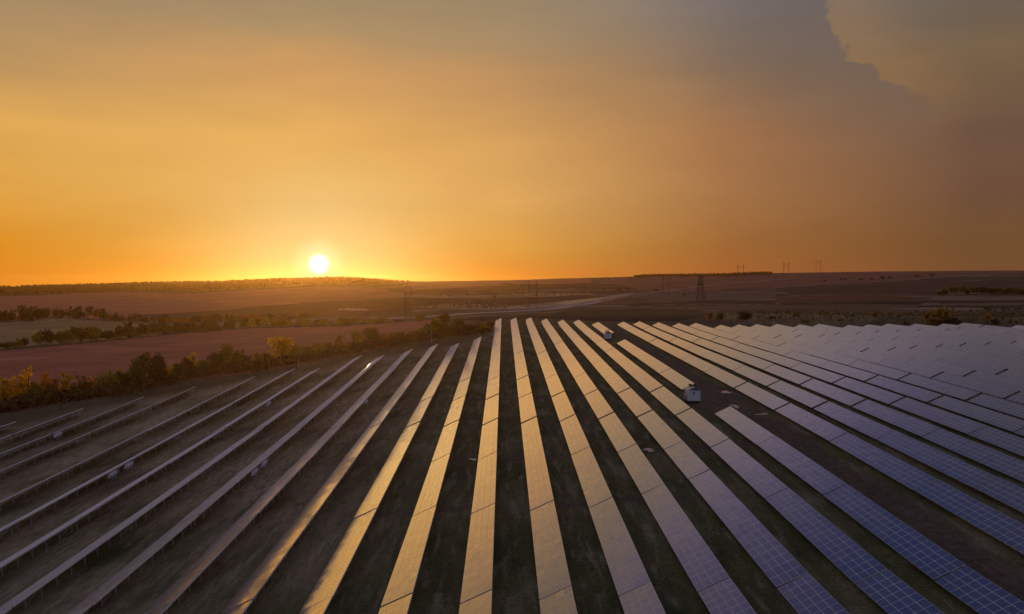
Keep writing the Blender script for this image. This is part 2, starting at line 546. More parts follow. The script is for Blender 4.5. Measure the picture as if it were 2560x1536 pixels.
# (outline as seen, colour, furrow spacing m, heading deg)
FIELDS = [
    # left: the big field below the wood, two tones
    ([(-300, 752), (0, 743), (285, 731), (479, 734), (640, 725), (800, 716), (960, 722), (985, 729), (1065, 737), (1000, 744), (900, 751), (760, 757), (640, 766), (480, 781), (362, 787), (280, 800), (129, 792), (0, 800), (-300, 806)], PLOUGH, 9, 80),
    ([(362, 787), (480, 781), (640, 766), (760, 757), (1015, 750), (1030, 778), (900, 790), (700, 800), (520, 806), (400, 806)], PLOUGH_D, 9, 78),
    # meadow between the two hedges
    ([(-300, 822), (0, 808), (129, 797), (298, 806), (420, 818), (400, 838), (259, 851), (100, 863), (0, 873), (-300, 895)], MEADOW, 14, 70),
    # near ploughed field
    ([(-300, 905), (0, 878), (259, 854), (640, 821), (847, 816), (1028, 805), (1092, 801), (1112, 812), (1070, 838), (990, 862), (870, 890), (640, 930), (500, 948), (310, 985), (129, 1011), (-100, 1050), (-300, 1090)], PLOUGH, 5, 62),
    # middle distance behind the panels
    ([(1012, 703), (1150, 698), (1280, 697), (1480, 699), (1480, 712), (1280, 712), (1154, 719), (1010, 729)], PLOUGH, 12, 88),
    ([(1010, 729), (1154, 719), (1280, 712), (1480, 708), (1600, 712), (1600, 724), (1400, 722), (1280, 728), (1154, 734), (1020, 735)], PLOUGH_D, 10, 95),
    ([(1000, 737), (1154, 738), (1290, 735), (1480, 733), (1490, 737), (1280, 744), (1080, 745), (1000, 741)], TAN, 20, 95),
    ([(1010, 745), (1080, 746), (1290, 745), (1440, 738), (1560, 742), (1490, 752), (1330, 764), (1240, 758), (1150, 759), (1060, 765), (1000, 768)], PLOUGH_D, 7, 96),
    ([(1045, 768), (1090, 763), (1130, 759), (1220, 761), (1330, 766), (1340, 772), (1220, 774), (1080, 771)], TAN, 18, 92),
    ([(960, 783), (1080, 778), (1240, 777), (1400, 772), (1500, 768), (1490, 776), (1330, 782), (1120, 792), (960, 796)], SCRUB, 8, 92),
    ([(1120, 800), (1290, 790), (1440, 777), (1600, 773), (1760, 776), (1770, 790), (1700, 803), (1480, 806), (1250, 806)], DARKSOIL, 4, 93),
    # right: slope with long strips
    ([(1480, 699), (1640, 688), (1830, 688), (1960, 683), (2200, 676), (2560, 674), (2700, 676), (2700, 684), (2412, 685), (2179, 704), (1920, 719), (1700, 733), (1600, 727), (1560, 714)], (0.24, 0.100, 0.066), 14, 96),
    ([(1600, 730), (1740, 726), (1820, 730), (1940, 724), (1940, 745), (1780, 744), (1640, 748), (1580, 742)], (0.17, 0.10, 0.075), 16, 96),
    ([(1950, 764), (1940, 751), (1998, 739), (2321, 745), (2295, 763)], RUST, 8, 100),
    ([(1955, 764), (1945, 757), (2100, 756), (2308, 756), (2295, 763)], DARKSOIL, 8, 100),
    ([(1600, 757), (1760, 752), (1940, 754), (1940, 762), (1700, 766), (1560, 766)], DARKSOIL, 6, 97),
    ([(1560, 768), (1700, 767), (1950, 765), (2300, 764), (2300, 770), (2100, 774), (1800, 778), (1560, 772)], (0.13, 0.062, 0.038), 6, 97),
    ([(1640, 744), (1780, 745), (1940, 746), (1940, 751), (1760, 751), (1600, 756)], (0.16, 0.095, 0.06), 6, 96),
    ([(1940, 724), (2100, 716), (2330, 705), (2560, 705), (2560, 712), (2340, 718), (2340, 736), (2000, 738)], (0.085, 0.045, 0.033), 9, 98),
    ([(2330, 742), (2560, 742), (2560, 748), (2330, 748)], (0.24, 0.155, 0.085), 7, 98),
    ([(2310, 752), (2560, 752), (2560, 757), (2300, 758)], DARKSOIL, 7, 98),
    ([(2300, 759), (2560, 758), (2560, 763), (2300, 763)], (0.19, 0.125, 0.075), 7, 98),
    ([(2290, 765), (2560, 764), (2560, 769), (2280, 769)], DARKSOIL, 7, 98),
    ([(1800, 795), (1830, 782), (1960, 782), (2160, 788), (2200, 797), (2160, 812), (1960, 812), (1800, 806)], (0.20, 0.145, 0.07), 9, 94),
]
PATHS = [  # (line as seen, half width m, colour)
    ([(960, 796), (1120, 788), (1260, 780)], 10.0, (0.60, 0.47, 0.40)),
    ([(1260, 780), (1330, 776), (1400, 770)], 8.5, (0.58, 0.45, 0.39)),
    ([(1400, 770), (1455, 762), (1500, 754)], 6.0, (0.52, 0.40, 0.34)),
    ([(1500, 754), (1545, 745), (1580, 737)], 3.2, (0.42, 0.31, 0.25)),
    ([(1580, 737), (1640, 731), (1700, 727), (1780, 722)], 2.4, (0.36, 0.25, 0.20)),
    ([(1880, 723), (2020, 714), (2179, 706), (2300, 697), (2420, 687), (2560, 683)], 5.0, (0.40, 0.27, 0.18)),
    ([(1640, 762), (1760, 761), (1900, 762)], 3.0, (0.30, 0.21, 0.15)),
    ([(1700, 749), (1830, 748), (1935, 749)], 4.0, (0.36, 0.26, 0.20)),
    ([(1640, 731), (1760, 715), (1900, 703), (2000, 695)], 5.0, (0.36, 0.24, 0.17)),
    ([(2380, 703), (2460, 700), (2560, 701)], 8.0, (0.30, 0.24, 0.15)),
    ([(2300, 776), (2420, 774), (2560, 774)], 5.0, (0.30, 0.22, 0.15)),
    ([(2140, 772), (2300, 771), (2420, 774)], 3.5, (0.32, 0.23, 0.15)),
]


def path_d(X, Y, L):
    best = np.full(X.shape, 1e18)
    for (x0, y0), (x1, y1) in zip(L[:-1], L[1:]):
        dx, dy = x1 - x0, y1 - y0
        t = np.clip(((X - x0) * dx + (Y - y0) * dy) / (dx * dx + dy * dy), 0, 1)
        best = np.minimum(best, (X - x0 - t * dx) ** 2 + (Y - y0 - t * dy) ** 2)
    return np.sqrt(best)


def hash1(i):
    return np.abs(np.sin(i * 127.1 + 311.7) * 43758.5453) % 1.0


def wob(X, Y, s):
    return np.sin(X / s + 1.3) * np.cos(Y / (s * 1.37) - 0.4) + 0.6 * np.sin(X / (s * 0.41) - Y / (s * 0.53))


def build_ground():
    az = np.concatenate([np.radians(np.arange(-48, 48.01, 0.125)), np.radians(np.arange(51, 310, 3.5))])
    nr = 560
    rad = 9.0 * (7000 / 9.0) ** (np.arange(nr) / (nr - 1))
    A, Rr = np.meshgrid(az, rad, indexing='ij')
    X = (Rr * np.sin(A + YAW)).ravel()
    Y = (Rr * np.cos(A + YAW)).ravel()
    Z = ground_z(X, Y)
    nA = len(az)
    co = np.stack([X, Y, Z], 1)
    co = np.vstack([co, [[0, 0, float(ground_z(np.array([0.]), np.array([9.]))[0])]]])
    i, j = np.meshgrid(np.arange(nA), np.arange(nr - 1), indexing='ij')
    i2 = (i + 1) % nA
    q = np.stack([i * nr + j, i * nr + j + 1, i2 * nr + j + 1, i2 * nr + j], -1).reshape(-1, 4)[:, ::-1]
    c = len(co) - 1
    tri = np.array([(c, ((k + 1) % nA) * nr, k * nr) for k in range(nA)])[:, ::-1]
    me = bpy.data.meshes.new('ground')
    nq, ntr = len(q), len(tri)
    me.vertices.add(len(co))
    me.vertices.foreach_set('co', co.ravel())
    me.loops.add(nq * 4 + ntr * 3)
    me.loops.foreach_set('vertex_index', np.concatenate([q.ravel(), tri.ravel()]).astype(np.int32))
    me.polygons.add(nq + ntr)
    me.polygons.foreach_set('loop_start', np.concatenate([np.arange(nq) * 4, nq * 4 + np.arange(ntr) * 3]).astype(np.int32))
    me.polygons.foreach_set('use_smooth', np.ones(nq + ntr, bool))
    me.update()

    # ---- what grows where (plan position only)
    n = len(co)
    X, Y = co[:, 0], co[:, 1]
    col = np.empty((n, 3))
    col[:] = SCRUB
    furx = np.zeros(n)
    amp = np.zeros(n)
    # strip farming on the slopes: long narrow fields of random crops
    q = Y + 0.10 * X + 0.00002 * X * X
    w = 46.0
    sid = np.floor(q / w + 0.25 * np.sin(X / 400))
    h = hash1(sid + np.floor((X + 130 * hash1(sid * 3.1)) / 520) * 17.0)
    pal = np.array([(0.13, 0.075, 0.05), (0.070, 0.040, 0.032), (0.20, 0.13, 0.075), (0.085, 0.065, 0.030), (0.13, 0.055, 0.038), (0.045, 0.030, 0.028), (0.27, 0.18, 0.11), (0.08, 0.05, 0.04)])
    far = Y > 560
    col[far] = pal[(h[far] * 8).astype(int) % 8]
    furx[:] = q
    amp[far] = 0.5
    # scrubby verge near the plant
    sdf = poly_sd(X, Y, FIELD)
    vg = (sdf > 0) & (sdf < 150)
    t = np.clip(0.5 + 0.35 * wob(X, Y, 23.0) + 0.2 * wob(X, Y, 7.0), 0, 1)[:, None]
    mixv = np.array((0.075, 0.062, 0.028)) * (1 - t) + np.array((0.165, 0.115, 0.055)) * t
    k = np.clip((170 - sdf) / 60, 0, 1)[:, None] * (sdf > 0)[:, None]
    col = col * (1 - k) + mixv * k
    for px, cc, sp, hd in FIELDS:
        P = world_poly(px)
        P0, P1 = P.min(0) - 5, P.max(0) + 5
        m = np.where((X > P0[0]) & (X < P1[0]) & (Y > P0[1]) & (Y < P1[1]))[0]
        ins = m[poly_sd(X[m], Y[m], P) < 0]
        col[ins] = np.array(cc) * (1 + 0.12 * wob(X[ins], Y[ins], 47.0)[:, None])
        a = math.radians(hd)
        furx[ins] = (-X[ins] * math.sin(a - math.pi / 2) + Y[ins] * math.cos(a - math.pi / 2)) * (6.0 / sp)
        amp[ins] = 1.0
    for px, hw, cc in PATHS:
        L = world_poly(px)
        dd = path_d(X, Y, L)
        k = np.clip((hw * 1.5 - dd) / (hw * 0.8), 0, 1)[:, None]
        col = col * (1 - k) + np.array(cc) * k
        amp *= 1 - k[:, 0]
    # inside the plant
    inn = sdf < 4
    x, y = X / SP, Y / SP
    mud = np.zeros(n)
    pale = np.zeros(n)
    wv = 0.06 * np.sin(y * 1.1) + 0.03 * np.sin(y * 3.7)
    r1 = np.clip(1 - np.abs(x - 6.45 - wv) / 0.42, 0, 1) * (y > 5) * (y < 51)
    mud = np.maximum(mud, np.clip(r1 * 2.0, 0, 1) * 0.9)
    mud = np.maximum(mud, np.clip(1.3 - np.hypot((x - 6.2) / 1.0, (y - 22.4) / 2.6), 0, 1))
    r2 = np.clip(1 - np.abs(x + 10.07 - wv) / 0.50, 0, 1) * (y < 30)
    pale = np.maximum(pale, np.clip(r2 * 1.6, 0, 1) * np.clip(0.75 + 0.4 * wob(X, Y, 5.0), 0, 1))
    for yy, hwid in ((24.4, 0.30), (20.85, 0.28), (17.3, 0.30), (13.9, 0.16)):
        b = np.clip(1.4 - np.abs(y - yy + 0.08 * np.sin(x * 2.1)) / hwid, 0, 1) * (x > -9) * (x < 6.5)
        mud = np.maximum(mud, b * np.clip(0.7 + 0.35 * wob(X, Y, 6.0), 0, 1))
    for off in (-3.63, -3.46):
        b = np.clip(1 - np.abs(x - off + 0.02 * (y - 15) + 0.02 * np.sin(y * 2)) / 0.075, 0, 1) * (y > 12) * (y < 22)
        mud = np.maximum(mud, b * 1.0)
    mud = np.maximum(mud, np.clip(1.2 - np.hypot((x + 5.0) / 0.45, (y - 15.6) / 1.9), 0, 1) * 0.9)
    mud = np.maximum(mud, np.clip(1.2 - np.hypot((x + 7.8) / 0.6, (y - 16.6) / 1.6), 0, 1) * 0.9)
    edge_in = np.clip(1 - np.abs(sdf + 3.0) / 3.0, 0, 1) * (x < 0)
    pale = np.maximum(pale, edge_in * 0.6)
    dry = np.clip((-1.0 - x) / 4.0, 0, 1) * (0.55 + 0.28 * wob(X, Y, 9.0) + 0.2 * wob(X * 2.2, Y * .5, 4.0))  # drier turf, lightened leftward also to offset the weak light there
    pale = np.maximum(pale, np.clip(dry, 0, .9))
    for cx_, cy_, rx, ry in ((-7.55, 14.6, 0.5, 0.8), (-11.3, 23.8, 0.35, 0.8), (-8.2, 24.0, 0.4, 0.5), (-6.6, 24.4, 0.35, 0.35), (-5.6, 15.0, 0.35, 0.4), (2.6, 21.9, 0.25, 0.4), (-5.9, 17.6, 0.5, 0.35)):
        pale = np.maximum(pale, np.clip(1.25 - np.hypot((x - cx_) / rx, (y - cy_) / ry), 0, 1) * 0.8)
    nf = np.clip((6 - sdf) / 12, 0, 1)
    amp *= (1 - nf)
    for nm, arr in (('mud', mud), ('pale', pale), ('plant', nf), ('furrow', furx), ('stripe', amp)):
        at_ = me.attributes.new(nm, 'FLOAT', 'POINT')
        at_.data.foreach_set('value', arr.astype(np.float32))
    ca = me.attributes.new('crop', 'FLOAT_COLOR', 'POINT')
    ca.data.foreach_set('color', np.concatenate([np.clip(col, 0.01, 1), np.ones((n, 1))], 1).astype(np.float32).ravel())

    m, N, b = principled('ground_soil', rough=0.95)
    b.inputs['Specular IOR Level'].default_value = 0.12
    A_ = lambda nm, o='Fac': N.n('ShaderNodeAttribute', attribute_name=nm).outputs[o]
    pos = N.n('ShaderNodeNewGeometry').outputs['Position']
    sp_ = N.n('ShaderNodeSeparateXYZ')
    N.t.links.new(pos, sp_.inputs[0])
    xx, yy = sp_.outputs[0], sp_.outputs[1]
    far_n = N.noise(pos, 0.035, 6.0, 0.65)
    fine = N.noise(pos, 0.9, 5.0, 0.7)
    crop = N.mix(1.0, A_('crop', 'Color'), N.ramp(far_n, [(0.25, 0.72), (0.75, 1.28)]), 'MULTIPLY')
    crop = N.mix(1.0, crop, N.ramp(fine, [(0.25, 0.75), (0.75, 1.25)]), 'MULTIPLY')
    fw = N.m('SINE', N.m('MULTIPLY', A_('furrow'), 1.05))
    f2 = N.noise(N.comb(N.m('MULTIPLY', A_('furrow'), 0.14), N.m('MULTIPLY', xx, 0.002), 0.0), 1.0, 4.0, 0.7)
    fs = N.m('ADD', N.m('MULTIPLY', fw, 0.13), N.m('MULTIPLY', N.m('SUBTRACT', f2, 0.5), 1.4))
    crop = N.mix(1.0, crop, N.ramp(N.m('ADD', N.m('MULTIPLY', fs, A_('stripe')), 0.5), [(0.0, 0.55), (1.0, 1.45)]), 'MULTIPLY')
    # turf inside the plant: mown lengthwise, worn in streaks
    warp = N.comb(N.m('MULTIPLY', xx, 0.55), N.m('MULTIPLY', yy, 0.09), 0.0)
    s1 = N.noise(warp, 1.0, 6.0, 0.62, 0.4)
    s2 = N.noise(N.comb(N.m('MULTIPLY', xx, 0.10), N.m('MULTIPLY', yy, 0.05), 4.0), 1.0, 5.0, 0.6)
    s3 = N.noise(pos, 2.3, 6.0, 0.75)
    g = N.ramp(s2, [(0.30, (*GR1, 1)), (0.50, (*GR2, 1)), (0.68, (*GR3, 1))])
    g = N.mix(N.ramp(s1, [(0.50, 0.0), (0.68, 0.85)]), g, (*GR4, 1))
    g = N.mix(1.0, g, N.ramp(s3, [(0.24, 0.22), (0.76, 2.1)]), 'MULTIPLY')
    mudc = N.mix(N.ramp(N.noise(pos, 0.8, 6.0, 0.7), [(0.35, 0.0), (0.65, 1.0)]), (*MUD1, 1), (*MUD2, 1))
    mm = N.m('MULTIPLY', A_('mud'), N.ramp(N.noise(warp, 2.2, 5.0, 0.65), [(0.30, 0.35), (0.55, 1.0)]))
    g = N.mix(mm, g, mudc)
    pm = N.m('MULTIPLY', A_('pale'), N.ramp(N.noise(warp, 3.0, 5.0, 0.7), [(0.35, 0.15), (0.62, 1.0)]))
    g = N.mix(pm, g, (*PALE, 1))
    N.put(b.inputs['Base Color'], N.mix(A_('plant'), crop, g))
    bp = N.n('ShaderNodeBump')
    bp.inputs['Strength'].default_value = 0.6
    bp.inputs['Distance'].default_value = 0.25
    N.put(bp.inputs['Height'], N.m('ADD', s3, s1))
    N.put(b.inputs['Normal'], bp.outputs[0])
    me.materials.append(m)
    o = link_mesh('ground', me)
    tag(o, 'dark grassy ground of the solar plant running into ploughed hills', 'ground', kind='structure')


GR1, GR2, GR3, GR4 = (0.044, 0.048, 0.015), (0.095, 0.090, 0.030), (0.175, 0.136, 0.062), (0.25, 0.20, 0.115)
MUD1, MUD2, PALE = (0.075, 0.042, 0.030), (0.185, 0.115, 0.090), (0.56, 0.41, 0.25)
build_ground()

# ------------------------------------------------------------------ solar tables
WX, WZ = 0.40313 * SP, 0.18954 * SP
TILT = math.atan2(WZ, WX)
WID = math.hypot(WX, WZ)
MP = WID / 4                      # module pitch across
ML = 1.6                          # module pitch along the row
X0R, GL, GR_ = -0.1487, 0.4436, 0.5619


def glass_material():
    m, N, b = principled('solar_glass', rough=0.14)
    uv = N.n('ShaderNodeUVMap', uv_map='cells').outputs[0]
    s = N.n('ShaderNodeSeparateXYZ')
    N.t.links.new(uv, s.inputs[0])
    fx, fy = N.m('FRACT', s.outputs[0]), N.m('FRACT', s.outputs[1])
    ex = N.m('MINIMUM', fx, N.m('SUBTRACT', 1.0, fx))
    ey = N.m('MINIMUM', fy, N.m('SUBTRACT', 1.0, fy))
    edge = N.m('MAXIMUM', N.m('LESS_THAN', ex, 0.022), N.m('LESS_THAN', ey, 0.034))
    # silicon cells, 10 x 6 per module, thin pale gaps
    cx, cy = N.m('FRACT', N.m('MULTIPLY', fx, 10.0)), N.m('FRACT', N.m('MULTIPLY', fy, 6.0))
    gap = N.m('MAXIMUM', N.m('LESS_THAN', cx, 0.03), N.m('LESS_THAN', cy, 0.03))
    tone = N.n('ShaderNodeTexWhiteNoise', noise_dimensions='2D')
    N.t.links.new(N.vm('FLOOR', uv), tone.inputs['Vector'])
    cell = N.mix(tone.outputs[0], (0.014, 0.022, 0.085, 1), (0.026, 0.036, 0.120, 1))
    cell = N.mix(N.m('MULTIPLY', gap, 0.5), cell, (0.06, 0.07, 0.14, 1))
    co = N.n('ShaderNodeTexCoord').outputs['Object']
    dust = N.noise(co, 0.35, 5.0, 0.65)
    cell = N.mix(N.ramp(dust, [(0.35, 0.02), (0.75, 0.08)]), cell, (0.16, 0.15, 0.16, 1))
    N.put(b.inputs['Base Color'], N.mix(edge, cell, (0.55, 0.57, 0.62, 1)))
    N.put(b.inputs['Metallic'], N.m('MULTIPLY', edge, 0.1))
    N.put(b.inputs['Roughness'], N.mix(edge, N.ramp(dust, [(0.3, 0.09), (0.8, 0.14)]), (0.38, 0.38, 0.38, 1)))
    b.inputs['IOR'].default_value = GLASS_IOR
    b.inputs['Coat Weight'].default_value = 1.0
    b.inputs['Coat Roughness'].default_value = 0.10
    b.inputs['Coat IOR'].default_value = 1.55
    # dust film with added sheen: faint face-on, opaque and brightening at grazing angles
    geo = N.n('ShaderNodeNewGeometry')
    cosv = N.m('MAXIMUM', N.m('ABSOLUTE', N.vm('DOT_PRODUCT', geo.outputs['Normal'], geo.outputs['Incoming'])), 0.02)
    op = N.m('SUBTRACT', 1.0, N.m('POWER', 2.718, N.m('DIVIDE', N.m('MULTIPLY', N.ramp(dust, [(0.3, 0.75), (0.75, 1.25)]), -DUST_SHEEN), N.m('POWER', cosv, 3.0))))
    film = N.n('ShaderNodeBsdfDiffuse')
    film.inputs[0].default_value = FILM_DIFF_COL
    mx = N.n('ShaderNodeMixShader')
    out = m.node_tree.nodes['Material Output']
    N.t.links.new(op, mx.inputs[0])
    N.t.links.new(b.outputs[0], mx.inputs[1])
    gl = N.n('ShaderNodeBsdfAnisotropic')
    gl.inputs['Color'].default_value = FILM_COL
    gl.inputs['Roughness'].default_value = FILM_ROUGH
    fm = N.n('ShaderNodeMixShader')
    N.t.links.new(N.rng(cosv, 0.04, 0.17, 0.10, FILM_MIX), fm.inputs[0])
    N.t.links.new(film.outputs[0], fm.inputs[1])
    N.t.links.new(gl.outputs[0], fm.inputs[2])
    N.t.links.new(fm.outputs[0], mx.inputs[2])
    N.t.links.new(mx.outputs[0], out.inputs[0])
    return m


GLASS_IOR, DUST_SHEEN, FILM_DIFF_COL = 1.5, 0.010, (0.94, 0.83, 0.76, 1)
FILM_COL, FILM_ROUGH, FILM_MIX = (1.0, 0.99, 1.0, 1), 0.14, 0.86
GLASS = glass_material()
RIM = principled('module_rim', (0.80, 0.78, 0.78), 0.35, 0.0)[0]
ALU = worn('galvanised_steel', (0.58, 0.58, 0.60), 0.5, 0.3, 1.5, 0.2)


def panel_mesh(n_along, seed):
    r = random.Random(seed)
    ct, st = math.cos(TILT), math.sin(TILT)
    V, F, UVS = [], [], []
    for i in range(n_along):
        for j in range(4):
            ja, jb = r.gauss(0, 0.0034), r.gauss(0, 0.0034)
            uc, vc = (i + 0.5 - n_along / 2) * ML, (j + 0.5 - 2) * MP
            hu, hv = ML / 2 - 0.010, MP / 2 - 0.010
            k = len(V)
            for dz in (-0.06, 0.0):
                for su, sv in ((-1, -1), (1, -1), (1, 1), (-1, 1)):
                    u, v = uc + su * hu, vc + sv * hv
                    w = dz + ja * su * hu + jb * sv * hv
                    # v runs up the slope (+x), u along the row (+y)
                    V.append((v * ct - w * st, u, v * st + w * ct))
            F += [(k + 4, k + 7, k + 6, k + 5), (k, k + 1, k + 2, k + 3)]
            for a in range(4):
                c = (a + 1) % 4
                F.append((k + a, k + 4 + a, k + 4 + c, k + c))
            a = [(i, j), (i, j + 1), (i + 1, j + 1), (i + 1, j)]
            e = 0.002
            UVS += [(i + e, j + e), (i + e, j + 1 - e), (i + 1 - e, j + 1 - e), (i + 1 - e, j + e)] + [(i + 0.5, j + 0.001)] * 20
    me = bpy.data.meshes.new('panel_array')
    me.from_pydata(V, [], F)
    uvl = me.uv_layers.new(name='cells')
    uvl.data.foreach_set('uv', np.array(UVS, dtype=np.float32).ravel())
    me.materials.append(GLASS)
    me.materials.append(RIM)
    me.polygons.foreach_set('material_index', np.tile([0, 1, 1, 1, 1, 1], 4 * n_along).astype(np.int32))
    me.update()
    return me


HC = HE - WZ / 2                  # height of the panel plane's centre above the ground
REAR, FRONT = WX / 2 - 1.05, -WX / 2 + 0.95


def plane_z(x):
    return HC + x * math.tan(TILT)


def post_ys(L):
    n = max(2, round(L / 3.4) + 1)
    return [(-L / 2 + 0.6) + (L - 1.2) * k / (n - 1) for k in range(n)]


def frame_mb(L):
    b = MB()
    for x in (-WX / 2 + 0.45, -0.55, 0.55, WX / 2 - 0.45):
        z = plane_z(x) - 0.10
        b.hexa([(x - .03, -L / 2 + .1, z - .06), (x + .03, -L / 2 + .1, z - .06), (x + .03, L / 2 - .1, z - .06), (x - .03, L / 2 - .1, z - .06)],
               [(x - .03, -L / 2 + .1, z + .04), (x + .03, -L / 2 + .1, z + .04), (x + .03, L / 2 - .1, z + .04), (x - .03, L / 2 - .1, z + .04)])
    for y in post_ys(L):
        b.bar((-WX / 2 + .25, y, plane_z(-WX / 2 + .25) - .22), (WX / 2 - .25, y, plane_z(WX / 2 - .25) - .22), 0.055)
        b.bar((REAR, y, 0.55), (0.1, y, plane_z(0.1) - .24), 0.035)
    ys = post_ys(L)
    for k in (1, len(ys) - 2):
        if k + 1 < len(ys):
            b.bar((REAR, ys[k], 0.25), (REAR, ys[k + 1], plane_z(REAR) - .3), 0.028)
    return b


def leg_mesh(rear):
    b = MB()
    x = REAR if rear else FRONT
    h = plane_z(x) - 0.2
    b.hexa([(-.045, -.04, -0.7), (.045, -.04, -0.7), (.045, .04, -0.7), (-.045, .04, -0.7)], [(-.045, -.04, h), (.045, -.04, h), (.045, .04, h), (-.045, .04, h)])
    b.box((0, 0, h - 0.02), (0.2, 0.16, 0.10))
    return b.mesh('leg', ALU)


LEG_R, LEG_F = leg_mesh(True), leg_mesh(False)
PANELS = {20: [panel_mesh(20, s) for s in range(5)], 10: [panel_mesh(10, 50 + s) for s in range(3)]}
FRAMES = {}
for nn_ in (20, 10):
    L_ = nn_ * ML
    FRAMES[nn_] = frame_mb(L_).mesh('support_frame', ALU)
    b_ = frame_mb(L_)
    for y_ in post_ys(L_):
        for x_ in (REAR, FRONT):
            h_ = plane_z(x_) - .2
            b_.hexa([(x_ - .06, y_ - .045, -.7), (x_ + .06, y_ - .045, -.7), (x_ + .06, y_ + .045, -.7), (x_ - .06, y_ + .045, -.7)],
                    [(x_ - .06, y_ - .045, h_), (x_ + .06, y_ - .045, h_), (x_ + .06, y_ + .045, h_), (x_ - .06, y_ + .045, h_)])
    FRAMES[-nn_] = b_.mesh('support_frame', ALU)

EDGE_STRIPS = {}  # added oversized pale strip, standing in for the shine of the high edge
for nn_ in (20, 10):
    b_ = MB()
    z_, x_ = plane_z(WX / 2), WX / 2
    b_.hexa([(x_ - .03, -nn_ * ML / 2, z_ - .24), (x_ + .02, -nn_ * ML / 2, z_ - .24), (x_ + .02, nn_ * ML / 2, z_ - .24), (x_ - .03, nn_ * ML / 2, z_ - .24)],
            [(x_ - .03, -nn_ * ML / 2, z_ - .08), (x_ + .02, -nn_ * ML / 2, z_ - .06), (x_ + .02, nn_ * ML / 2, z_ - .06), (x_ - .03, nn_ * ML / 2, z_ - .08)])
    EDGE_STRIPS[nn_] = b_.mesh('pale_edge_strip', RIM)

JOINT = {k: 9.947 + (k) * 3.54 for k in range(-3, 1)}
JOINT.update({1: 13.462, 2: 17.027, 3: 20.509, 4: 24.107})
END = {-13: 22.29, -12: 23.99, -11: 25.74, -10: 27.5, -9: 29.39, -8: 31.15, -7: 31.12, -6: 34.64, -5: 34.6, -4: 36.47, -3: 38.33, -2: 38.45, -1: 41.29,
       0: 53.86, 1: 54.13, 2: 54.12, 3: 52.77, 4: 51.59, 5: 51.25, 6: 49.27, 7: 49.14, 8: 49.22, 9: 48.26, 10: 47.27, 11: 47.19, 12: 45.38, 13: 45.34,
       14: 45.22, 15: 44.79, 16: 43.93, 17: 43.82, 18: 42.3, 19: 42.25, 20: 42.15, 21: 41.25, 22: 40.38, 23: 40.32, 24: 37.66, 25: 37.5}


def row_x(i):
    """plan x (m) of the high edge of row i"""
    return (i + X0R - (GL if i <= -10 else 0) + (GR_ if i >= 7 else 0)) * SP


def row_spans(i):
    """list of (y0, y1, n_modules) in metres"""
    E = END[i]
    cuts = [JOINT[k] for k in range(-3, 5) if JOINT[k] < E - 0.8]
    if i == 3: cuts = [c if abs(c - 13.462) > .1 else 14.05 for c in cuts]
    if i == 4: cuts = [c if abs(c - 13.462) > .1 else 14.77 for c in cuts]
    last = cuts[-1]
    rem = E - last
    h = max(1, round(rem / 1.77))
    unit = rem / h
    sizes = [20] * (h // 2) + ([10] if h % 2 else [])
    full = [(a, c, 20) for a, c in zip(cuts[:-1], cuts[1:])]
    y = last
    for s in sizes:
        full.append((y, y + unit * (s / 10), s))
        y += unit * (s / 10)
    out = []
    for a, c, s in full:
        ga = 0.62 if min(abs(a - 20.509), abs(a - 24.107), abs(a - 38.27) + (i < 7) * 9, abs(a - 31.19) + (i < 14) * 9) < 0.45 else 0.16
        gc = 0.62 if min(abs(c - 20.509), abs(c - 24.107), abs(c - 38.27) + (i < 7) * 9, abs(c - 31.19) + (i < 14) * 9) < 0.45 else 0.16
        out.append((a * SP + ga, c * SP - gc, s))
    return out


def in_frame(x, y, z, m=0):
    d = np.array([x, y, z]) - np.array([0, 0, CAM_Z])
    f = d @ FW
    if f < 5: return False
    u, v = CXP + FPX * (d @ RT) / f, CYP - FPX * (d @ UP) / f
    return -m < u < 2560 + m and -m < v < 1536 + m


def row_phrase(i):
    if i <= -10: return '%s row left of the pale track' % ordinal(-9 - i)
    if i <= -4: return '%s row right of the pale track' % ordinal(i + 10)
    if i <= 5: return '%s row left of the white huts' % ordinal(6 - i)
    if i == 6: return 'row broken by the white huts'
    return '%s row right of the hut road' % ordinal(i - 6)


def look(i, y):
    if i <= -6: return 'edge-on grey'
    if i <= -2: return 'gold-lit'
    if i <= 3: return 'pinkish' if y > 12 * SP else 'grey-blue'
    if i <= 13: return 'mauve' if y > 18 * SP else 'dark blue'
    return 'mauve'


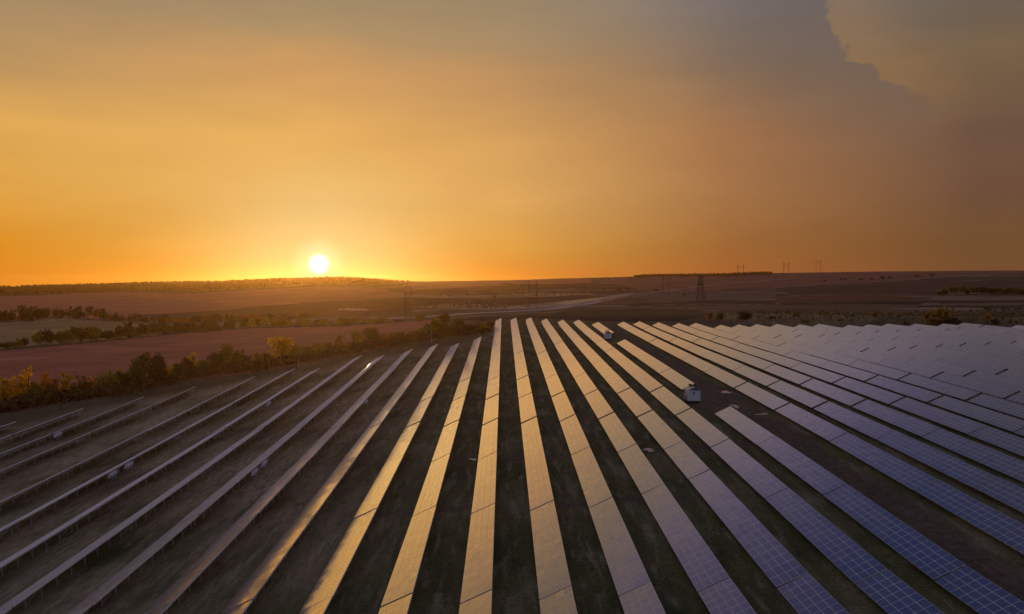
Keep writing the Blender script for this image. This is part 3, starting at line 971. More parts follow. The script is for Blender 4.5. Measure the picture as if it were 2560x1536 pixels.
def build_tables():
    rr = random.Random(5)
    count = 0
    for i in sorted(END):
        xe = row_x(i)
        keep = []
        spans = row_spans(i)
        if i == 6:
            spans = [s for s in spans if s[1] < 20.6 * SP]
            a, c = 24.26 * SP, 38.33 * SP
            spans += [(a + k * (c - a) / 4 + (.16 if k else 0), a + (k + 1) * (c - a) / 4 - .16, 20) for k in range(4)]
            a, c = 42.15 * SP, 49.27 * SP
            spans += [(a + k * (c - a) / 2 + .16, a + (k + 1) * (c - a) / 2 - .16, 20) for k in range(2)]
        for (a, c, s) in spans:
            vis = False
            for t in np.linspace(0, 1, 9):
                y = a + (c - a) * t
                z = float(edge_z(np.array([xe]), np.array([y]))[0]) + CAM_Z
                for xx, zz in ((xe, z), (xe - WX, z - WZ)):
                    vis = vis or in_frame(xx, y, zz, 6)
            if vis: keep.append((a, c, s))
        keep.sort(key=lambda q: -q[0])
        for k, (a, c, s) in enumerate(keep):
            ym = (a + c) / 2
            z0, z1 = [float(edge_z(np.array([xe]), np.array([y]))[0]) + CAM_Z - HE for y in (a, c)]
            t = empty('solar_table', (xe - WX / 2, ym, (z0 + z1) / 2 + rr.gauss(0, .035)))
            L = s * ML
            t.scale = (1, (c - a) / L, 1)
            t.rotation_euler = (math.atan2(z1 - z0, c - a), rr.gauss(0, 0.007), 0)
            tag(t, '%s solar table, %s from the far end, %s' % (look(i, ym), ordinal(k + 1), row_phrase(i)), 'solar table', 'solar tables standing in long rows')
            o = link_mesh('panel_array', rr.choice(PANELS[s]), t, (0, 0, HC))
            link_mesh('pale_edge_strip', EDGE_STRIPS[s], t)
            if i <= 1:
                link_mesh('support_frame', FRAMES[s], t)
                for y in post_ys(L):
                    link_mesh('leg', LEG_R, t, (REAR, y, 0))
                    if i <= -1: link_mesh('leg', LEG_F, t, (FRONT, y, 0))
            else:
                link_mesh('support_frame', FRAMES[-s], t)
            count += 1
    print('TABLES', count)


build_tables()

# ------------------------------------------------------------------ trees and hedges
def leaf_material():
    m, N, b = principled('autumn_leaves', rough=0.7)
    b.inputs['Specular IOR Level'].default_value = 0.2
    col = N.n('ShaderNodeObjectInfo').outputs['Color']
    pos = N.n('ShaderNodeNewGeometry').outputs['Position']
    c1 = N.noise(pos, 0.55, 3.0, 0.6)
    c2 = N.noise(pos, 0.18, 3.0, 0.6)
    rnd = N.n('ShaderNodeNewGeometry').outputs['Random Per Island']
    c = N.mix(1.0, col, N.ramp(c1, [(0.30, 0.55), (0.70, 1.5)]), 'MULTIPLY')
    c = N.mix(1.0, c, N.ramp(rnd, [(0.0, 0.6), (1.0, 1.45)]), 'MULTIPLY')
    c = N.mix(N.ramp(c2, [(0.48, 0.0), (0.75, 0.28)]), c, (0.16, 0.060, 0.018, 1))
    N.put(b.inputs['Base Color'], c)
    tr = N.n('ShaderNodeBsdfTranslucent')
    N.put(tr.inputs[0], c)
    mx = N.n('ShaderNodeMixShader')
    mx.inputs[0].default_value = 0.5
    N.t.links.new(b.outputs[0], mx.inputs[1])
    N.t.links.new(tr.outputs[0], mx.inputs[2])
    N.t.links.new(mx.outputs[0], m.node_tree.nodes['Material Output'].inputs[0])
    return m


LEAF = leaf_material()
BARK = worn('bark', (0.055, 0.040, 0.030), 0.9, 0, 6, 0.4)


def leaves_mesh(name, lobes, n, size, rng):
    w = np.array([l[1] ** 2 for l in lobes])
    w /= w.sum()
    k = rng.choice(len(lobes), n, p=w)
    c = np.array([l[0] for l in lobes])[k]
    r = np.array([l[1] for l in lobes])[k]
    d = rng.normal(size=(n, 3))
    d /= np.linalg.norm(d, axis=1)[:, None]
    p = c + d * (r * rng.random(n) ** 0.42)[:, None] * np.array([1, 1, 0.95])
    p[:, 2] = np.maximum(p[:, 2], 0.02)
    a = rng.normal(size=(n, 3))
    a /= np.linalg.norm(a, axis=1)[:, None]
    b = np.cross(a, rng.normal(size=(n, 3)))
    b /= np.linalg.norm(b, axis=1)[:, None]
    s = (size * (0.55 + 0.9 * rng.random(n)))[:, None]
    V = np.stack([p - a * s - b * s * .6, p + a * s * .3 - b * s * .75, p + a * s + b * s * .5, p - a * s * .2 + b * s * .8], 1).reshape(-1, 3)
    me = bpy.data.meshes.new(name)
    me.vertices.add(4 * n)
    me.vertices.foreach_set('co', V.astype(np.float32).ravel())
    me.loops.add(4 * n)
    me.loops.foreach_set('vertex_index', np.arange(4 * n, dtype=np.int32))
    me.polygons.add(n)
    me.polygons.foreach_set('loop_start', np.arange(n, dtype=np.int32) * 4)
    me.update()
    me.materials.append(LEAF)
    return me


def make_kind(kind, seed, n, size):
    """crown and trunk meshes of a plant one metre tall"""
    rng = np.random.default_rng(seed)
    lobes = []
    tb = MB()
    if kind == 'round':
        for _ in range(11):
            an, rr = rng.random() * 6.28, 0.26 * rng.random() ** .5
            z = 0.40 + 0.40 * rng.random()
            lobes.append(((rr * math.cos(an), rr * math.sin(an), z), 0.13 + 0.10 * rng.random()))
        lobes.append(((0.02, 0, 0.80), 0.17))
        top, stems = 0.45, 1
    elif kind == 'tall':
        for q in range(9):
            z = 0.22 + 0.72 * q / 8
            lobes.append(((0.08 * rng.normal(), 0.08 * rng.normal(), z), 0.15 * (1.25 - z) + 0.05 * rng.random()))
        top, stems = 0.5, 1
    elif kind == 'bush':
        for _ in range(13):
            an, rr = rng.random() * 6.28, 0.50 * rng.random() ** .6
            z = 0.18 + (0.62 - 0.55 * rr) * rng.random()
            lobes.append(((rr * math.cos(an), rr * math.sin(an), z), 0.15 + 0.12 * rng.random()))
        for _ in range(3):
            lobes.append(((0.25 * rng.normal(), 0.25 * rng.normal(), 0.82), 0.12))
        top, stems = 0.4, 4
    else:
        for _ in range(16):
            an, rr = rng.random() * 6.28, 0.42 * rng.random() ** .5
            z = 0.22 + (0.62 - 0.5 * rr) * rng.random()
            lobes.append(((rr * math.cos(an), rr * math.sin(an), z), 0.18 + 0.12 * rng.random()))
        top, stems = 0.4, 2
    for s in range(stems):
        bx, by = (0, 0) if stems == 1 else (0.06 * rng.normal(), 0.06 * rng.normal())
        tx, ty = bx + 0.05 * rng.normal(), by + 0.05 * rng.normal()
        R = 0.028 if stems == 1 else 0.014
        tb.bar((bx, by, -0.06), (tx, ty, top), R, R * .6, 6)
        for l in rng.choice(len(lobes), min(5, len(lobes)), replace=False):
            tb.bar((tx, ty, top * (0.75 + .25 * rng.random())), lobes[l][0], R * .5, R * .15, 4)
    return leaves_mesh('crown', lobes, n, size, rng), tb.mesh('trunk', BARK)


KINDS = {}
for kd, n_, sz in (('round', 1500, .030), ('tall', 1100, .028), ('bush', 1700, .040), ('dome', 2000, .034)):
    KINDS[kd] = [make_kind(kd, 100 + 7 * q + len(kd), n_, sz) for q in range(3)]
HUE = {'dull yellow': (0.36, 0.215, 0.030), 'yellow': (0.78, 0.46, 0.035), 'olive': (0.34, 0.255, 0.036), 'green': (0.115, 0.100, 0.022), 'dark': (0.062, 0.052, 0.018),
       'orange': (0.68, 0.29, 0.035), 'rusty': (0.40, 0.185, 0.035), 'brown': (0.235, 0.145, 0.040)}
WORD = {'dull yellow': 'dull yellow', 'yellow': 'yellow', 'olive': 'olive', 'green': 'dark green', 'dark': 'nearly black', 'orange': 'orange', 'rusty': 'rust red', 'brown': 'brown'}
tr_ = random.Random(3)


def plant(u, v, hpx, wpx, kind, hue, label, group, noun):
    p = at(u, v)
    D = depth(p)
    h, w = hpx / FPX * D, wpx / FPX * D
    name = 'tree' if kind in ('round', 'tall') else 'bush'
    t = empty(name, p, tr_.random() * 6.28)
    cm, tm = tr_.choice(KINDS[kind])
    base_w = {'round': .85, 'tall': .5, 'bush': 1.25, 'dome': 1.15}[kind]
    s = w / base_w
    t.scale = (s, s, h)
    tag(t, label, noun, group)
    c = link_mesh('crown', cm, t)
    k = 0.85 + 0.3 * tr_.random()
    c.color = tuple(x * k for x in HUE[hue]) + (1,)
    link_mesh('trunk', tm, t)
    return t


NEAR = [(12, 1022, 78, 48, 'tall', 'yellow'), (36, 1014, 82, 48, 'bush', 'yellow'), (64, 1008, 92, 46, 'tall', 'yellow'), (88, 1010, 62, 48, 'bush', 'olive'),
        (112, 1002, 76, 50, 'bush', 'orange'), (138, 1003, 64, 40, 'bush', 'rusty'), (165, 998, 66, 40, 'tall', 'yellow'), (186, 1000, 48, 40, 'bush', 'brown'),
        (206, 992, 58, 40, 'bush', 'rusty'), (226, 990, 50, 36, 'tall', 'orange'), (256, 985, 56, 52, 'dome', 'olive'), (282, 980, 62, 48, 'bush', 'olive'),
        (304, 977, 56, 42, 'dome', 'dark'), (336, 975, 92, 56, 'dome', 'green'), (364, 968, 92, 62, 'round', 'green'), (396, 962, 86, 56, 'dome', 'dark'),
        (417, 956, 46, 34, 'tall', 'yellow'), (440, 950, 46, 40, 'dome', 'green'), (464, 940, 52, 40, 'bush', 'brown'), (484, 936, 58, 34, 'tall', 'yellow'),
        (512, 934, 40, 42, 'dome', 'olive'), (540, 928, 52, 46, 'dome', 'dark'), (563, 926, 74, 52, 'round', 'olive'), (592, 922, 50, 44, 'bush', 'green'),
        (618, 920, 34, 44, 'bush', 'dark'), (645, 918, 42, 38, 'bush', 'rusty'), (668, 916, 40, 34, 'dome', 'dark'), (708, 912, 72, 72, 'round', 'yellow'),
        (735, 906, 52, 44, 'dome', 'olive'), (764, 898, 34, 40, 'bush', 'brown'), (792, 892, 38, 46, 'bush', 'olive'), (822, 885, 30, 44, 'bush', 'brown'),
        (852, 880, 46, 44, 'bush', 'rusty'), (888, 874, 50, 42, 'round', 'olive'), (926, 866, 48, 48, 'round', 'green'), (958, 862, 32, 46, 'bush', 'rusty'),
        (992, 856, 28, 46, 'bush', 'brown'), (1030, 850, 24, 46, 'bush', 'brown'), (1060, 842, 26, 44, 'dome', 'olive'), (1078, 838, 34, 44, 'dome', 'olive'),
        (1094, 838, 50, 44, 'round', 'olive'), (1116, 836, 54, 44, 'round', 'brown'), (1144, 832, 42, 44, 'dome', 'green'), (1172, 834, 26, 40, 'dome', 'dark'),
        (1048, 806, 26, 30, 'dome', 'olive'), (1206, 832, 26, 30, 'bush', 'olive'), (1228, 818, 18, 26, 'bush', 'brown')]


def sizeword(h):
    return 'tall' if h > 66 else 'small' if h < 40 else 'middling'


def build_near_hedge():
    for k, (u, v, h, w, kd, hu) in enumerate(sorted(NEAR)):
        noun = 'tree' if kd in ('round', 'tall') else 'bush'
        plant(u, v, h, w, kd, hu, '%s %s autumn %s, %s from the left in the near hedge' % (sizeword(h), WORD[hu], noun, ordinal(k + 1)), 'bushes of the near hedge', noun)


def hedge_line(pts, step, hfun, hues, where, group, seed):
    r = random.Random(seed)
    L = [Vector(p) for p in pts]
    out = []
    for a, b in zip(L[:-1], L[1:]):
        n = max(1, int((b - a).length / step))
        for q in range(n):
            p = a.lerp(b, (q + r.random() * .8) / n)
            out.append((p.x, p.y))
    for k, (u, v) in enumerate(out):
        h = hfun(u) * r.uniform(0.75, 1.25)
        kd = r.choice(['round', 'dome', 'dome', 'bush', 'bush'])
        hu = r.choice(hues)
        noun = 'tree' if kd == 'round' else 'bush'
        plant(u, v + r.uniform(-1.5, 1.5), h, max(step * 1.5, h * r.uniform(.8, 1.3)), kd, hu,
              '%s %s in the %s, %s from the left' % (WORD[hu], noun, where, ordinal(k + 1)), group, noun)


def build_mid_hedges():
    hedge_line([(-20, 876), (40, 870), (100, 862), (259, 850), (400, 838), (640, 819), (760, 815), (850, 812), (960, 806), (1010, 803)], 19,
               lambda u: np.interp(u, [0, 60, 100, 180, 255, 280, 310, 350, 390, 640, 760, 850, 1010], [20, 22, 34, 42, 46, 16, 36, 44, 30, 26, 24, 18, 8]),
               ['olive', 'green', 'dark', 'brown', 'green', 'olive', 'dark'], 'middle hedge beyond the ploughed field', 'bushes of the middle hedge', 21)
    hedge_line([(-20, 806), (60, 804), (129, 797), (230, 797), (298, 804), (380, 808), (450, 808), (520, 806), (610, 802), (700, 798), (790, 792)], 17,
               lambda u: np.interp(u, [0, 80, 140, 160, 235, 270, 330, 450, 600, 790], [30, 38, 30, 26, 36, 24, 20, 18, 18, 12]),
               ['dark', 'brown', 'rusty', 'dark', 'green', 'rusty'], 'far hedge below the big field', 'bushes of the far hedge', 22)


SCATTER = [  # far single bushes: u, v, h, w, kind, hue, where
    (1777, 806, 26, 24, 'round', 'rusty', 'left of the two rusty trees behind the panels'), (1800, 806, 28, 28, 'round', 'brown', 'right of the two rusty trees behind the panels'),
    (1862, 803, 27, 42, 'dome', 'dark', 'wide clump beside the grassy verge behind the panels'), (1931, 800, 11, 20, 'dome', 'dark', 'low clump just right of the wide dark clump'),
    (1988, 792, 9, 13, 'dome', 'brown', 'low clump in the dry grass behind the mauve panels'), (2015, 806, 8, 26, 'bush', 'olive', 'flat patch against the panel ridge'),
    (2132, 792, 7, 14, 'bush', 'dark', 'low dot left of the little yellow sapling'), (2187, 793, 13, 20, 'tall', 'dull yellow', 'little sapling alone on the verge'),
    (2104, 804, 9, 14, 'bush', 'olive', 'low clump touching the panel ridge'), (2318, 806, 32, 26, 'tall', 'dull yellow', 'leftmost flame of the yellow clump'),
    (2345, 807, 38, 32, 'tall', 'dull yellow', 'middle flame of the yellow clump'), (2367, 806, 40, 26, 'tall', 'dull yellow', 'rightmost flame of the yellow clump'),
    (2338, 812, 20, 50, 'dome', 'brown', 'dark skirt under the yellow clump'), (2382, 812, 20, 44, 'dome', 'dark', 'dark skirt right of the yellow clump'),
    (2268, 812, 10, 22, 'bush', 'dull yellow', 'low bush left of the yellow clump'), (2470, 808, 26, 18, 'round', 'rusty', 'reddish tree right of the yellow clump'),
    (2486, 812, 16, 26, 'dome', 'dark', 'dark clump under the reddish tree'), (2538, 806, 9, 16, 'bush', 'dull yellow', 'low bush at the right edge'),
    (2466, 775, 9, 14, 'dome', 'dark', 'dot on the pale strip above the reddish tree'),
    (1222, 764, 6, 6, 'dome', 'dark', 'left of three dots on the tan strip'), (1234, 765, 6, 6, 'dome', 'dark', 'middle of three dots on the tan strip'),
    (1246, 768, 5, 7, 'dome', 'dark', 'right of three dots on the tan strip'), (1271, 763, 7, 8, 'dome', 'dark', 'biggest dot on the tan strip'),
    (1236, 745, 6, 7, 'dome', 'dark', 'dot on the upper tan strip'), (1155, 766, 5, 7, 'dome', 'olive', 'dot at the tan strip\'s left part'), (1091, 770, 5, 5, 'dome', 'brown', 'dot near the double pole'),
    (1509, 725, 5, 6, 'dome', 'dark', 'left dot above the dusty road'), (1547, 727, 7, 10, 'dome', 'dark', 'big dot above the dusty road'), (1571, 726, 4, 9, 'dome', 'brown', 'flat dot above the dusty road'),
    (1641, 729, 6, 20, 'dome', 'brown', 'flat clump above the road\'s far end'), (1710, 741, 9, 9, 'dome', 'brown', 'round dot left of the lattice tower'), (1722, 728, 3, 5, 'dome', 'brown', 'tiny dot left of the lattice tower'),
    (2062, 704, 5, 7, 'dome', 'dark', 'first dot above the slope track'), (2103, 701, 5, 7, 'dome', 'dark', 'second dot above the slope track'), (2115, 702, 6, 10, 'dome', 'dark', 'third dot above the slope track'),
    (2153, 701, 5, 16, 'dome', 'dark', 'wide dot above the slope track'), (2180, 699, 5, 10, 'dome', 'brown', 'faint dot above the slope track'), (2206, 698, 9, 14, 'dome', 'dark', 'tallest dot above the slope track'),
    (2223, 696, 5, 14, 'dome', 'dark', 'dot right of the tallest one above the track'), (2290, 692, 4, 22, 'dome', 'dark', 'long low dot above the slope track'), (2330, 689, 4, 16, 'dome', 'dark', 'farthest dot above the slope track'),
    (1016, 716, 6, 22, 'dome', 'rusty', 'reddish clump left of the double pole\'s top'), (1265, 712, 4, 40, 'dome', 'dark', 'low dark strip on the centre hill'),
    (1504, 700, 5, 10, 'dome', 'dark', 'left clump on the skyline'), (1522, 699, 5, 9, 'dome', 'dark', 'right clump on the skyline'), (1575, 697, 5, 9, 'dome', 'dark', 'lone clump on the skyline'), (1020, 708, 8, 14, 'round', 'rusty', 'last tree at the wooded hill\'s end'),
]


def build_scatter():
    for u, v, h, w, kd, hu, wh in SCATTER:
        noun = 'tree' if kd in ('round', 'tall') else 'bush'
        plant(u, v, h, w, kd, hu, '%s %s, %s' % (WORD[hu], noun, wh), 'single bushes out on the plain', noun)
    r = random.Random(8)
    for k in range(17):
        u = 2352 + k * 13.5 + r.uniform(-4, 4)
        h = r.uniform(16, 24) if k not in (0, 16) else 12
        plant(u, 737 + r.uniform(-1, 2), h, r.uniform(18, 26), r.choice(['dome', 'round', 'dome']), r.choice(['dark', 'dark', 'green', 'brown']),
              'dark tree of the grove on the right slope, %s from its left end' % ordinal(k + 1), 'trees of the grove on the right slope', 'tree')


def crowns_mesh(name, P, H, per, rng, hue):
    """many far crowns, each a heap of leaf clumps"""
    n = len(P)
    base = np.repeat(P, per, 0)
    h = np.repeat(H, per)
    N = n * per
    d = rng.normal(size=(N, 3))
    d /= np.linalg.norm(d, axis=1)[:, None]
    p = base + d * (h * 0.42 * rng.random(N) ** .4)[:, None]
    p[:, 2] = base[:, 2] + h * 0.62 + d[:, 2] * h * 0.38
    a = rng.normal(size=(N, 3)); a /= np.linalg.norm(a, axis=1)[:, None]
    b = np.cross(a, rng.normal(size=(N, 3))); b /= np.linalg.norm(b, axis=1)[:, None]
    s = (h * 0.17 * (0.6 + .8 * rng.random(N)))[:, None]
    V = np.stack([p - a * s - b * s * .7, p + a * s * .4 - b * s * .8, p + a * s + b * s * .6, p - a * s * .3 + b * s * .9], 1).reshape(-1, 3)
    me = bpy.data.meshes.new(name)
    me.vertices.add(4 * N); me.vertices.foreach_set('co', V.astype(np.float32).ravel())
    me.loops.add(4 * N); me.loops.foreach_set('vertex_index', np.arange(4 * N, dtype=np.int32))
    me.polygons.add(N); me.polygons.foreach_set('loop_start', np.arange(N, dtype=np.int32) * 4)
    me.update()
    me.materials.append(LEAF)
    o = link_mesh(name, me)
    o.color = (*hue, 1)
    return o


def scatter_in(px, n, rng):
    P = world_poly(px)
    lo, hi = P.min(0), P.max(0)
    out = []
    while sum(map(len, out)) < n:
        q = lo + (hi - lo) * rng.random((n * 3, 2))
        out.append(q[poly_sd(q[:, 0], q[:, 1], P) < 0])
    q = np.concatenate(out)[:n]
    return np.column_stack([q, ground_z(q[:, 0], q[:, 1])])


def build_woods():
    rng = np.random.default_rng(5)
    P = []
    # the wood on the hill under the sun: from its straight lower edge to past the crest
    us = np.concatenate([rng.uniform(-160, 1010, 5200)])
    lo = np.interp(us, [-160, 0, 285, 479, 640, 800, 960, 1015], [746, 742, 730, 733, 724, 715, 714, 709])
    F = at_many(us, lo)
    tt = rng.random(len(us))
    for u, p, t in zip(us, F, tt):
        far = min(3130, 3030 + 0.1 * u)
        sc = (p[1] + (far - p[1]) * t) / p[1] if far > p[1] else 1 + 0.03 * t
        P.append((p[0] * sc, p[1] * sc))
    P = np.array(P)
    P = np.column_stack([P, ground_z(P[:, 0], P[:, 1])])
    taper = np.interp(us, [860, 1000], [1, .35])
    keep = rng.random(len(us)) < np.interp(us, [900, 1010], [1, .5])
    P, taper = P[keep], taper[keep]
    o = crowns_mesh('forest', P, rng.uniform(9, 16, len(P)) * taper, 14, rng, (0.075, 0.026, 0.014))
    tag(o, 'red brown autumn wood covering the hill under the low sun', 'forest', kind='stuff')
    us = rng.uniform(1585, 1930, 1500)
    F = at_many(us, np.interp(us, [1585, 1640, 1826, 1900, 1930], [697, 693.5, 692.5, 689.5, 687]))
    sc = 1 + rng.random(len(us)) * 0.09
    P = np.column_stack([F[:, 0] * sc, F[:, 1] * sc])
    P = np.column_stack([P, ground_z(P[:, 0], P[:, 1])])
    o = crowns_mesh('forest', P, rng.uniform(3.5, 7.5, len(P)), 10, rng, (0.105, 0.058, 0.038))
    tag(o, 'thin dark belt of woodland along the skyline right of centre', 'forest', kind='stuff')
    # undergrowth knitting the near hedge together, and dry scrub on the verges
    u = rng.uniform(-30, 1230, 2600)
    v = np.interp(u, [-30, 0, 129, 310, 492, 640, 800, 960, 1100, 1230], [1034, 1028, 1004, 980, 940, 922, 894, 864, 840, 826]) + rng.normal(0, 4, len(u))
    P = at_many(u, v)
    o = crowns_mesh('undergrowth', P, rng.uniform(.8, 3.2, len(P)), 16, rng, (0.15, 0.075, 0.034))
    tag(o, 'tangled brown undergrowth along the foot of the near hedge', 'undergrowth', kind='stuff')
    P = np.vstack([scatter_in([(1780, 812), (1830, 785), (1960, 783), (2160, 786), (2400, 780), (2600, 776), (2600, 815), (2160, 812)], 900, rng),
                   scatter_in([(1040, 772), (1090, 763), (1220, 760), (1330, 765), (1330, 773), (1220, 776)], 130, rng),
                   scatter_in([(1060, 744), (1154, 737), (1300, 734), (1480, 732), (1480, 738), (1280, 745)], 200, rng)])
    o = crowns_mesh('scrub', P, rng.uniform(.5, 2.4, len(P)) * np.clip(P[:, 1] / 450, 1, 2.0), 10, rng, (0.095, 0.075, 0.032))
    tag(o, 'scattered dry scrub on the grassy strips behind the panels', 'scrub', kind='stuff')


build_near_hedge()
build_mid_hedges()
build_scatter()
build_woods()

# ------------------------------------------------------------------ power line
STEEL = worn('weathered_steel', (0.040, 0.034, 0.032), 0.7, 0.1, 3, 0.3)
CONC = worn('pole_concrete', (0.055, 0.045, 0.040), 0.85, 0, 2, 0.25)
INSUL = principled('insulator_glass', (0.45, 0.36, 0.22), 0.25)[0]


def h_frame(u0, u1, vb, vt, va, ov, label):
    """double pole with one long crossarm; u0,u1 poles, vb foot, vt top, va arm, ov arm overhang (px)"""
    a, b = at(u0, vb), at(u1, vb)
    D = depth((a + b) / 2)
    # keep both feet at the same distance, as a portal square to the view
    d0, d1 = pix_dir(u0, vb), pix_dir(u1, vb)
    a = Vector(d0 * D / (d0 @ FW)); b = Vector(d1 * D / (d1 @ FW))
    a.z, b.z = gz(a.x, a.y), gz(b.x, b.y)
    px = D / FPX
    top = CAM_Z + (YHOR - vt) * px
    arm = CAM_Z + (YHOR - va) * px
    t = empty('power_pole', (a + b) / 2)
    o = t.location.copy()
    tag(t, label, 'power pole', 'double power poles of the power line')
    w = 0.33 * max(1.0, (D / 720) ** 0.6)
    for p in (a, b):
        m = MB(); m.bar((0, 0, -1.0), (0, 0, top - p.z), w * 1.15, w * .8, 8)
        link_mesh('pole', m.mesh('pole', CONC), t, p - o)
    e = (b - a).normalized()
    ca = (a + b) / 2; ca.z = arm
    hw = (b - a).length / 2 + ov * px
    m = MB(); m.bar(ca - e * hw - o, ca + e * hw - o, w * .6)
    m.build('crossarm', STEEL, t)
    m = MB()
    za = arm - (b - a).length * .9
    A, B = a.copy(), b.copy()
    A.z = B.z = arm
    A2, B2 = a.copy(), b.copy()
    A2.z = B2.z = max(za, min(a.z, b.z) + 2)
    m.bar(A - o, B2 - o, w * .25); m.bar(B - o, A2 - o, w * .25)
    m.build('brace', STEEL, t)
    for k in (-.92, 0, .92):
        c = ca + e * hw * k - o
        m = MB()
        for q in range(6):
            m.bar(c - Vector((0, 0, .25 + q * .38)), c - Vector((0, 0, .55 + q * .38)), .16 * max(1, D / 900), .05, 6)
        m.build('insulator', INSUL, t)


def build_line():
    h_frame(1013.5, 1027.5, 798, 718, 733, 3.5, 'double power pole with crossarm beyond the left hedge, nearest of the line')
    h_frame(1322, 1342, 771, 703, 714, 6, 'double power pole standing behind the centre of the dusty road')
    h_frame(1657, 1673, 733, 690, 697, 5, 'faint double power pole left of the lattice tower')
    h_frame(1844.5, 1858.5, 700, 661, 667.5, 6, 'double power pole right of the lattice tower, leftmost against the sky')
    h_frame(1959.5, 1972, 686, 655, 660.5, 5, 'double power pole on the skyline, between two others')
    h_frame(2040, 2051.5, 680, 649, 653.5, 4, 'double power pole on the skyline, rightmost of the three pairs')
    # single T pole and a far mast
    p = at(2104, 680); D = depth(p); px = D / FPX
    t = empty('power_pole', p); tag(t, 'small far single power pole with T arm on the bare skyline', 'power pole', 'single poles on the skyline')
    top = CAM_Z + (YHOR - 667) * px - p.z
    m = MB(); m.bar((0, 0, -1), (0, 0, top), .5, .4, 6); m.build('pole', CONC, t)
    m = MB(); m.bar((-5 * px, 0, top - .5), (5 * px, 0, top - .5), .35); m.build('crossarm', STEEL, t)
    p = at(2502.5, 676); D = depth(p); px = D / FPX
    t = empty('mast', p); tag(t, 'slim far mast on the skyline near the right edge', 'mast')
    top = CAM_Z + (YHOR - 658.5) * px - p.z
    m = MB(); m.bar((0, 0, -1), (0, 0, top * .6), 1.1, .8, 6); m.build('lower_section', STEEL, t)
    m = MB(); m.bar((0, 0, top * .6), (0, 0, top), .7, .3, 6); m.build('upper_section', STEEL, t)
    # lattice tower
    p = at(1751.5, 755); D = depth(p); px = D / FPX
    t = empty('lattice_tower', p); tag(t, 'steel lattice power tower standing alone on the strips', 'power tower')
    H = CAM_Z + (YHOR - 691) * px - p.z
    W = 19.5 * px / 2
    lev = [(-.02, 1.0), (.18, .86), (.36, .72), (.52, .62), (.66, .52), (.82, .45), (1.0, .38)]
    m = MB()
    r = .22 * max(1, D / 900)
    for (h0, w0), (h1, w1) in zip(lev[:-1], lev[1:]):
        c0 = [(sx * W * w0, sy * W * w0, H * h0) for sx, sy in ((-1, -1), (1, -1), (1, 1), (-1, 1))]
        c1 = [(sx * W * w1, sy * W * w1, H * h1) for sx, sy in ((-1, -1), (1, -1), (1, 1), (-1, 1))]
        for k in range(4):
            m.bar(c0[k], c1[k], r)
            m.bar(c0[k], c1[(k + 1) % 4], r * .55)
            m.bar(c0[(k + 1) % 4], c1[k], r * .55)
            m.bar(c1[k], c1[(k + 1) % 4], r * .6)
    m.build('tower_body', STEEL, t)
    for hh, ww, nm in ((.67, 1.0, 'crossarm'), (.70, .7, 'crossarm'), (.98, .55, 'crossarm')):
        m = MB()
        m.bar((-W * ww, 0, H * hh), (W * ww, 0, H * hh), r * 1.6)
        m.bar((-W * ww, 0, H * hh), (0, 0, H * (hh + .05)), r); m.bar((W * ww, 0, H * hh), (0, 0, H * (hh + .05)), r)
        m.build(nm, STEEL, t)


build_line()

# ------------------------------------------------------------------ huts, inverters, poles, fence
WALL = worn('white_sheet_wall', (0.62, 0.68, 0.74), 0.5, 0, 1.3, 0.12)
TEAL = worn('teal_trim', (0.012, 0.16, 0.17), 0.45, 0, 2, 0.2)
ROOF = worn('pale_teal_roof', (0.30, 0.44, 0.43), 0.35, 0.2, 2, 0.2)
DARK = worn('dark_steel', (0.03, 0.03, 0.035), 0.5, 0.4, 2, 0.3)
PEACH = worn('peach_door', (0.55, 0.36, 0.26), 0.55, 0, 2, 0.15)
SIGN = worn('sign_plate', (0.62, 0.42, 0.36), 0.5, 0, 2, 0.1)
CAB = worn('cabinet_paint', (0.86, 0.90, 0.95), 0.4, 0, 2, 0.1)
RAIL = worn('pale_rail', (0.50, 0.44, 0.40), 0.5, 0.1, 3, 0.2)


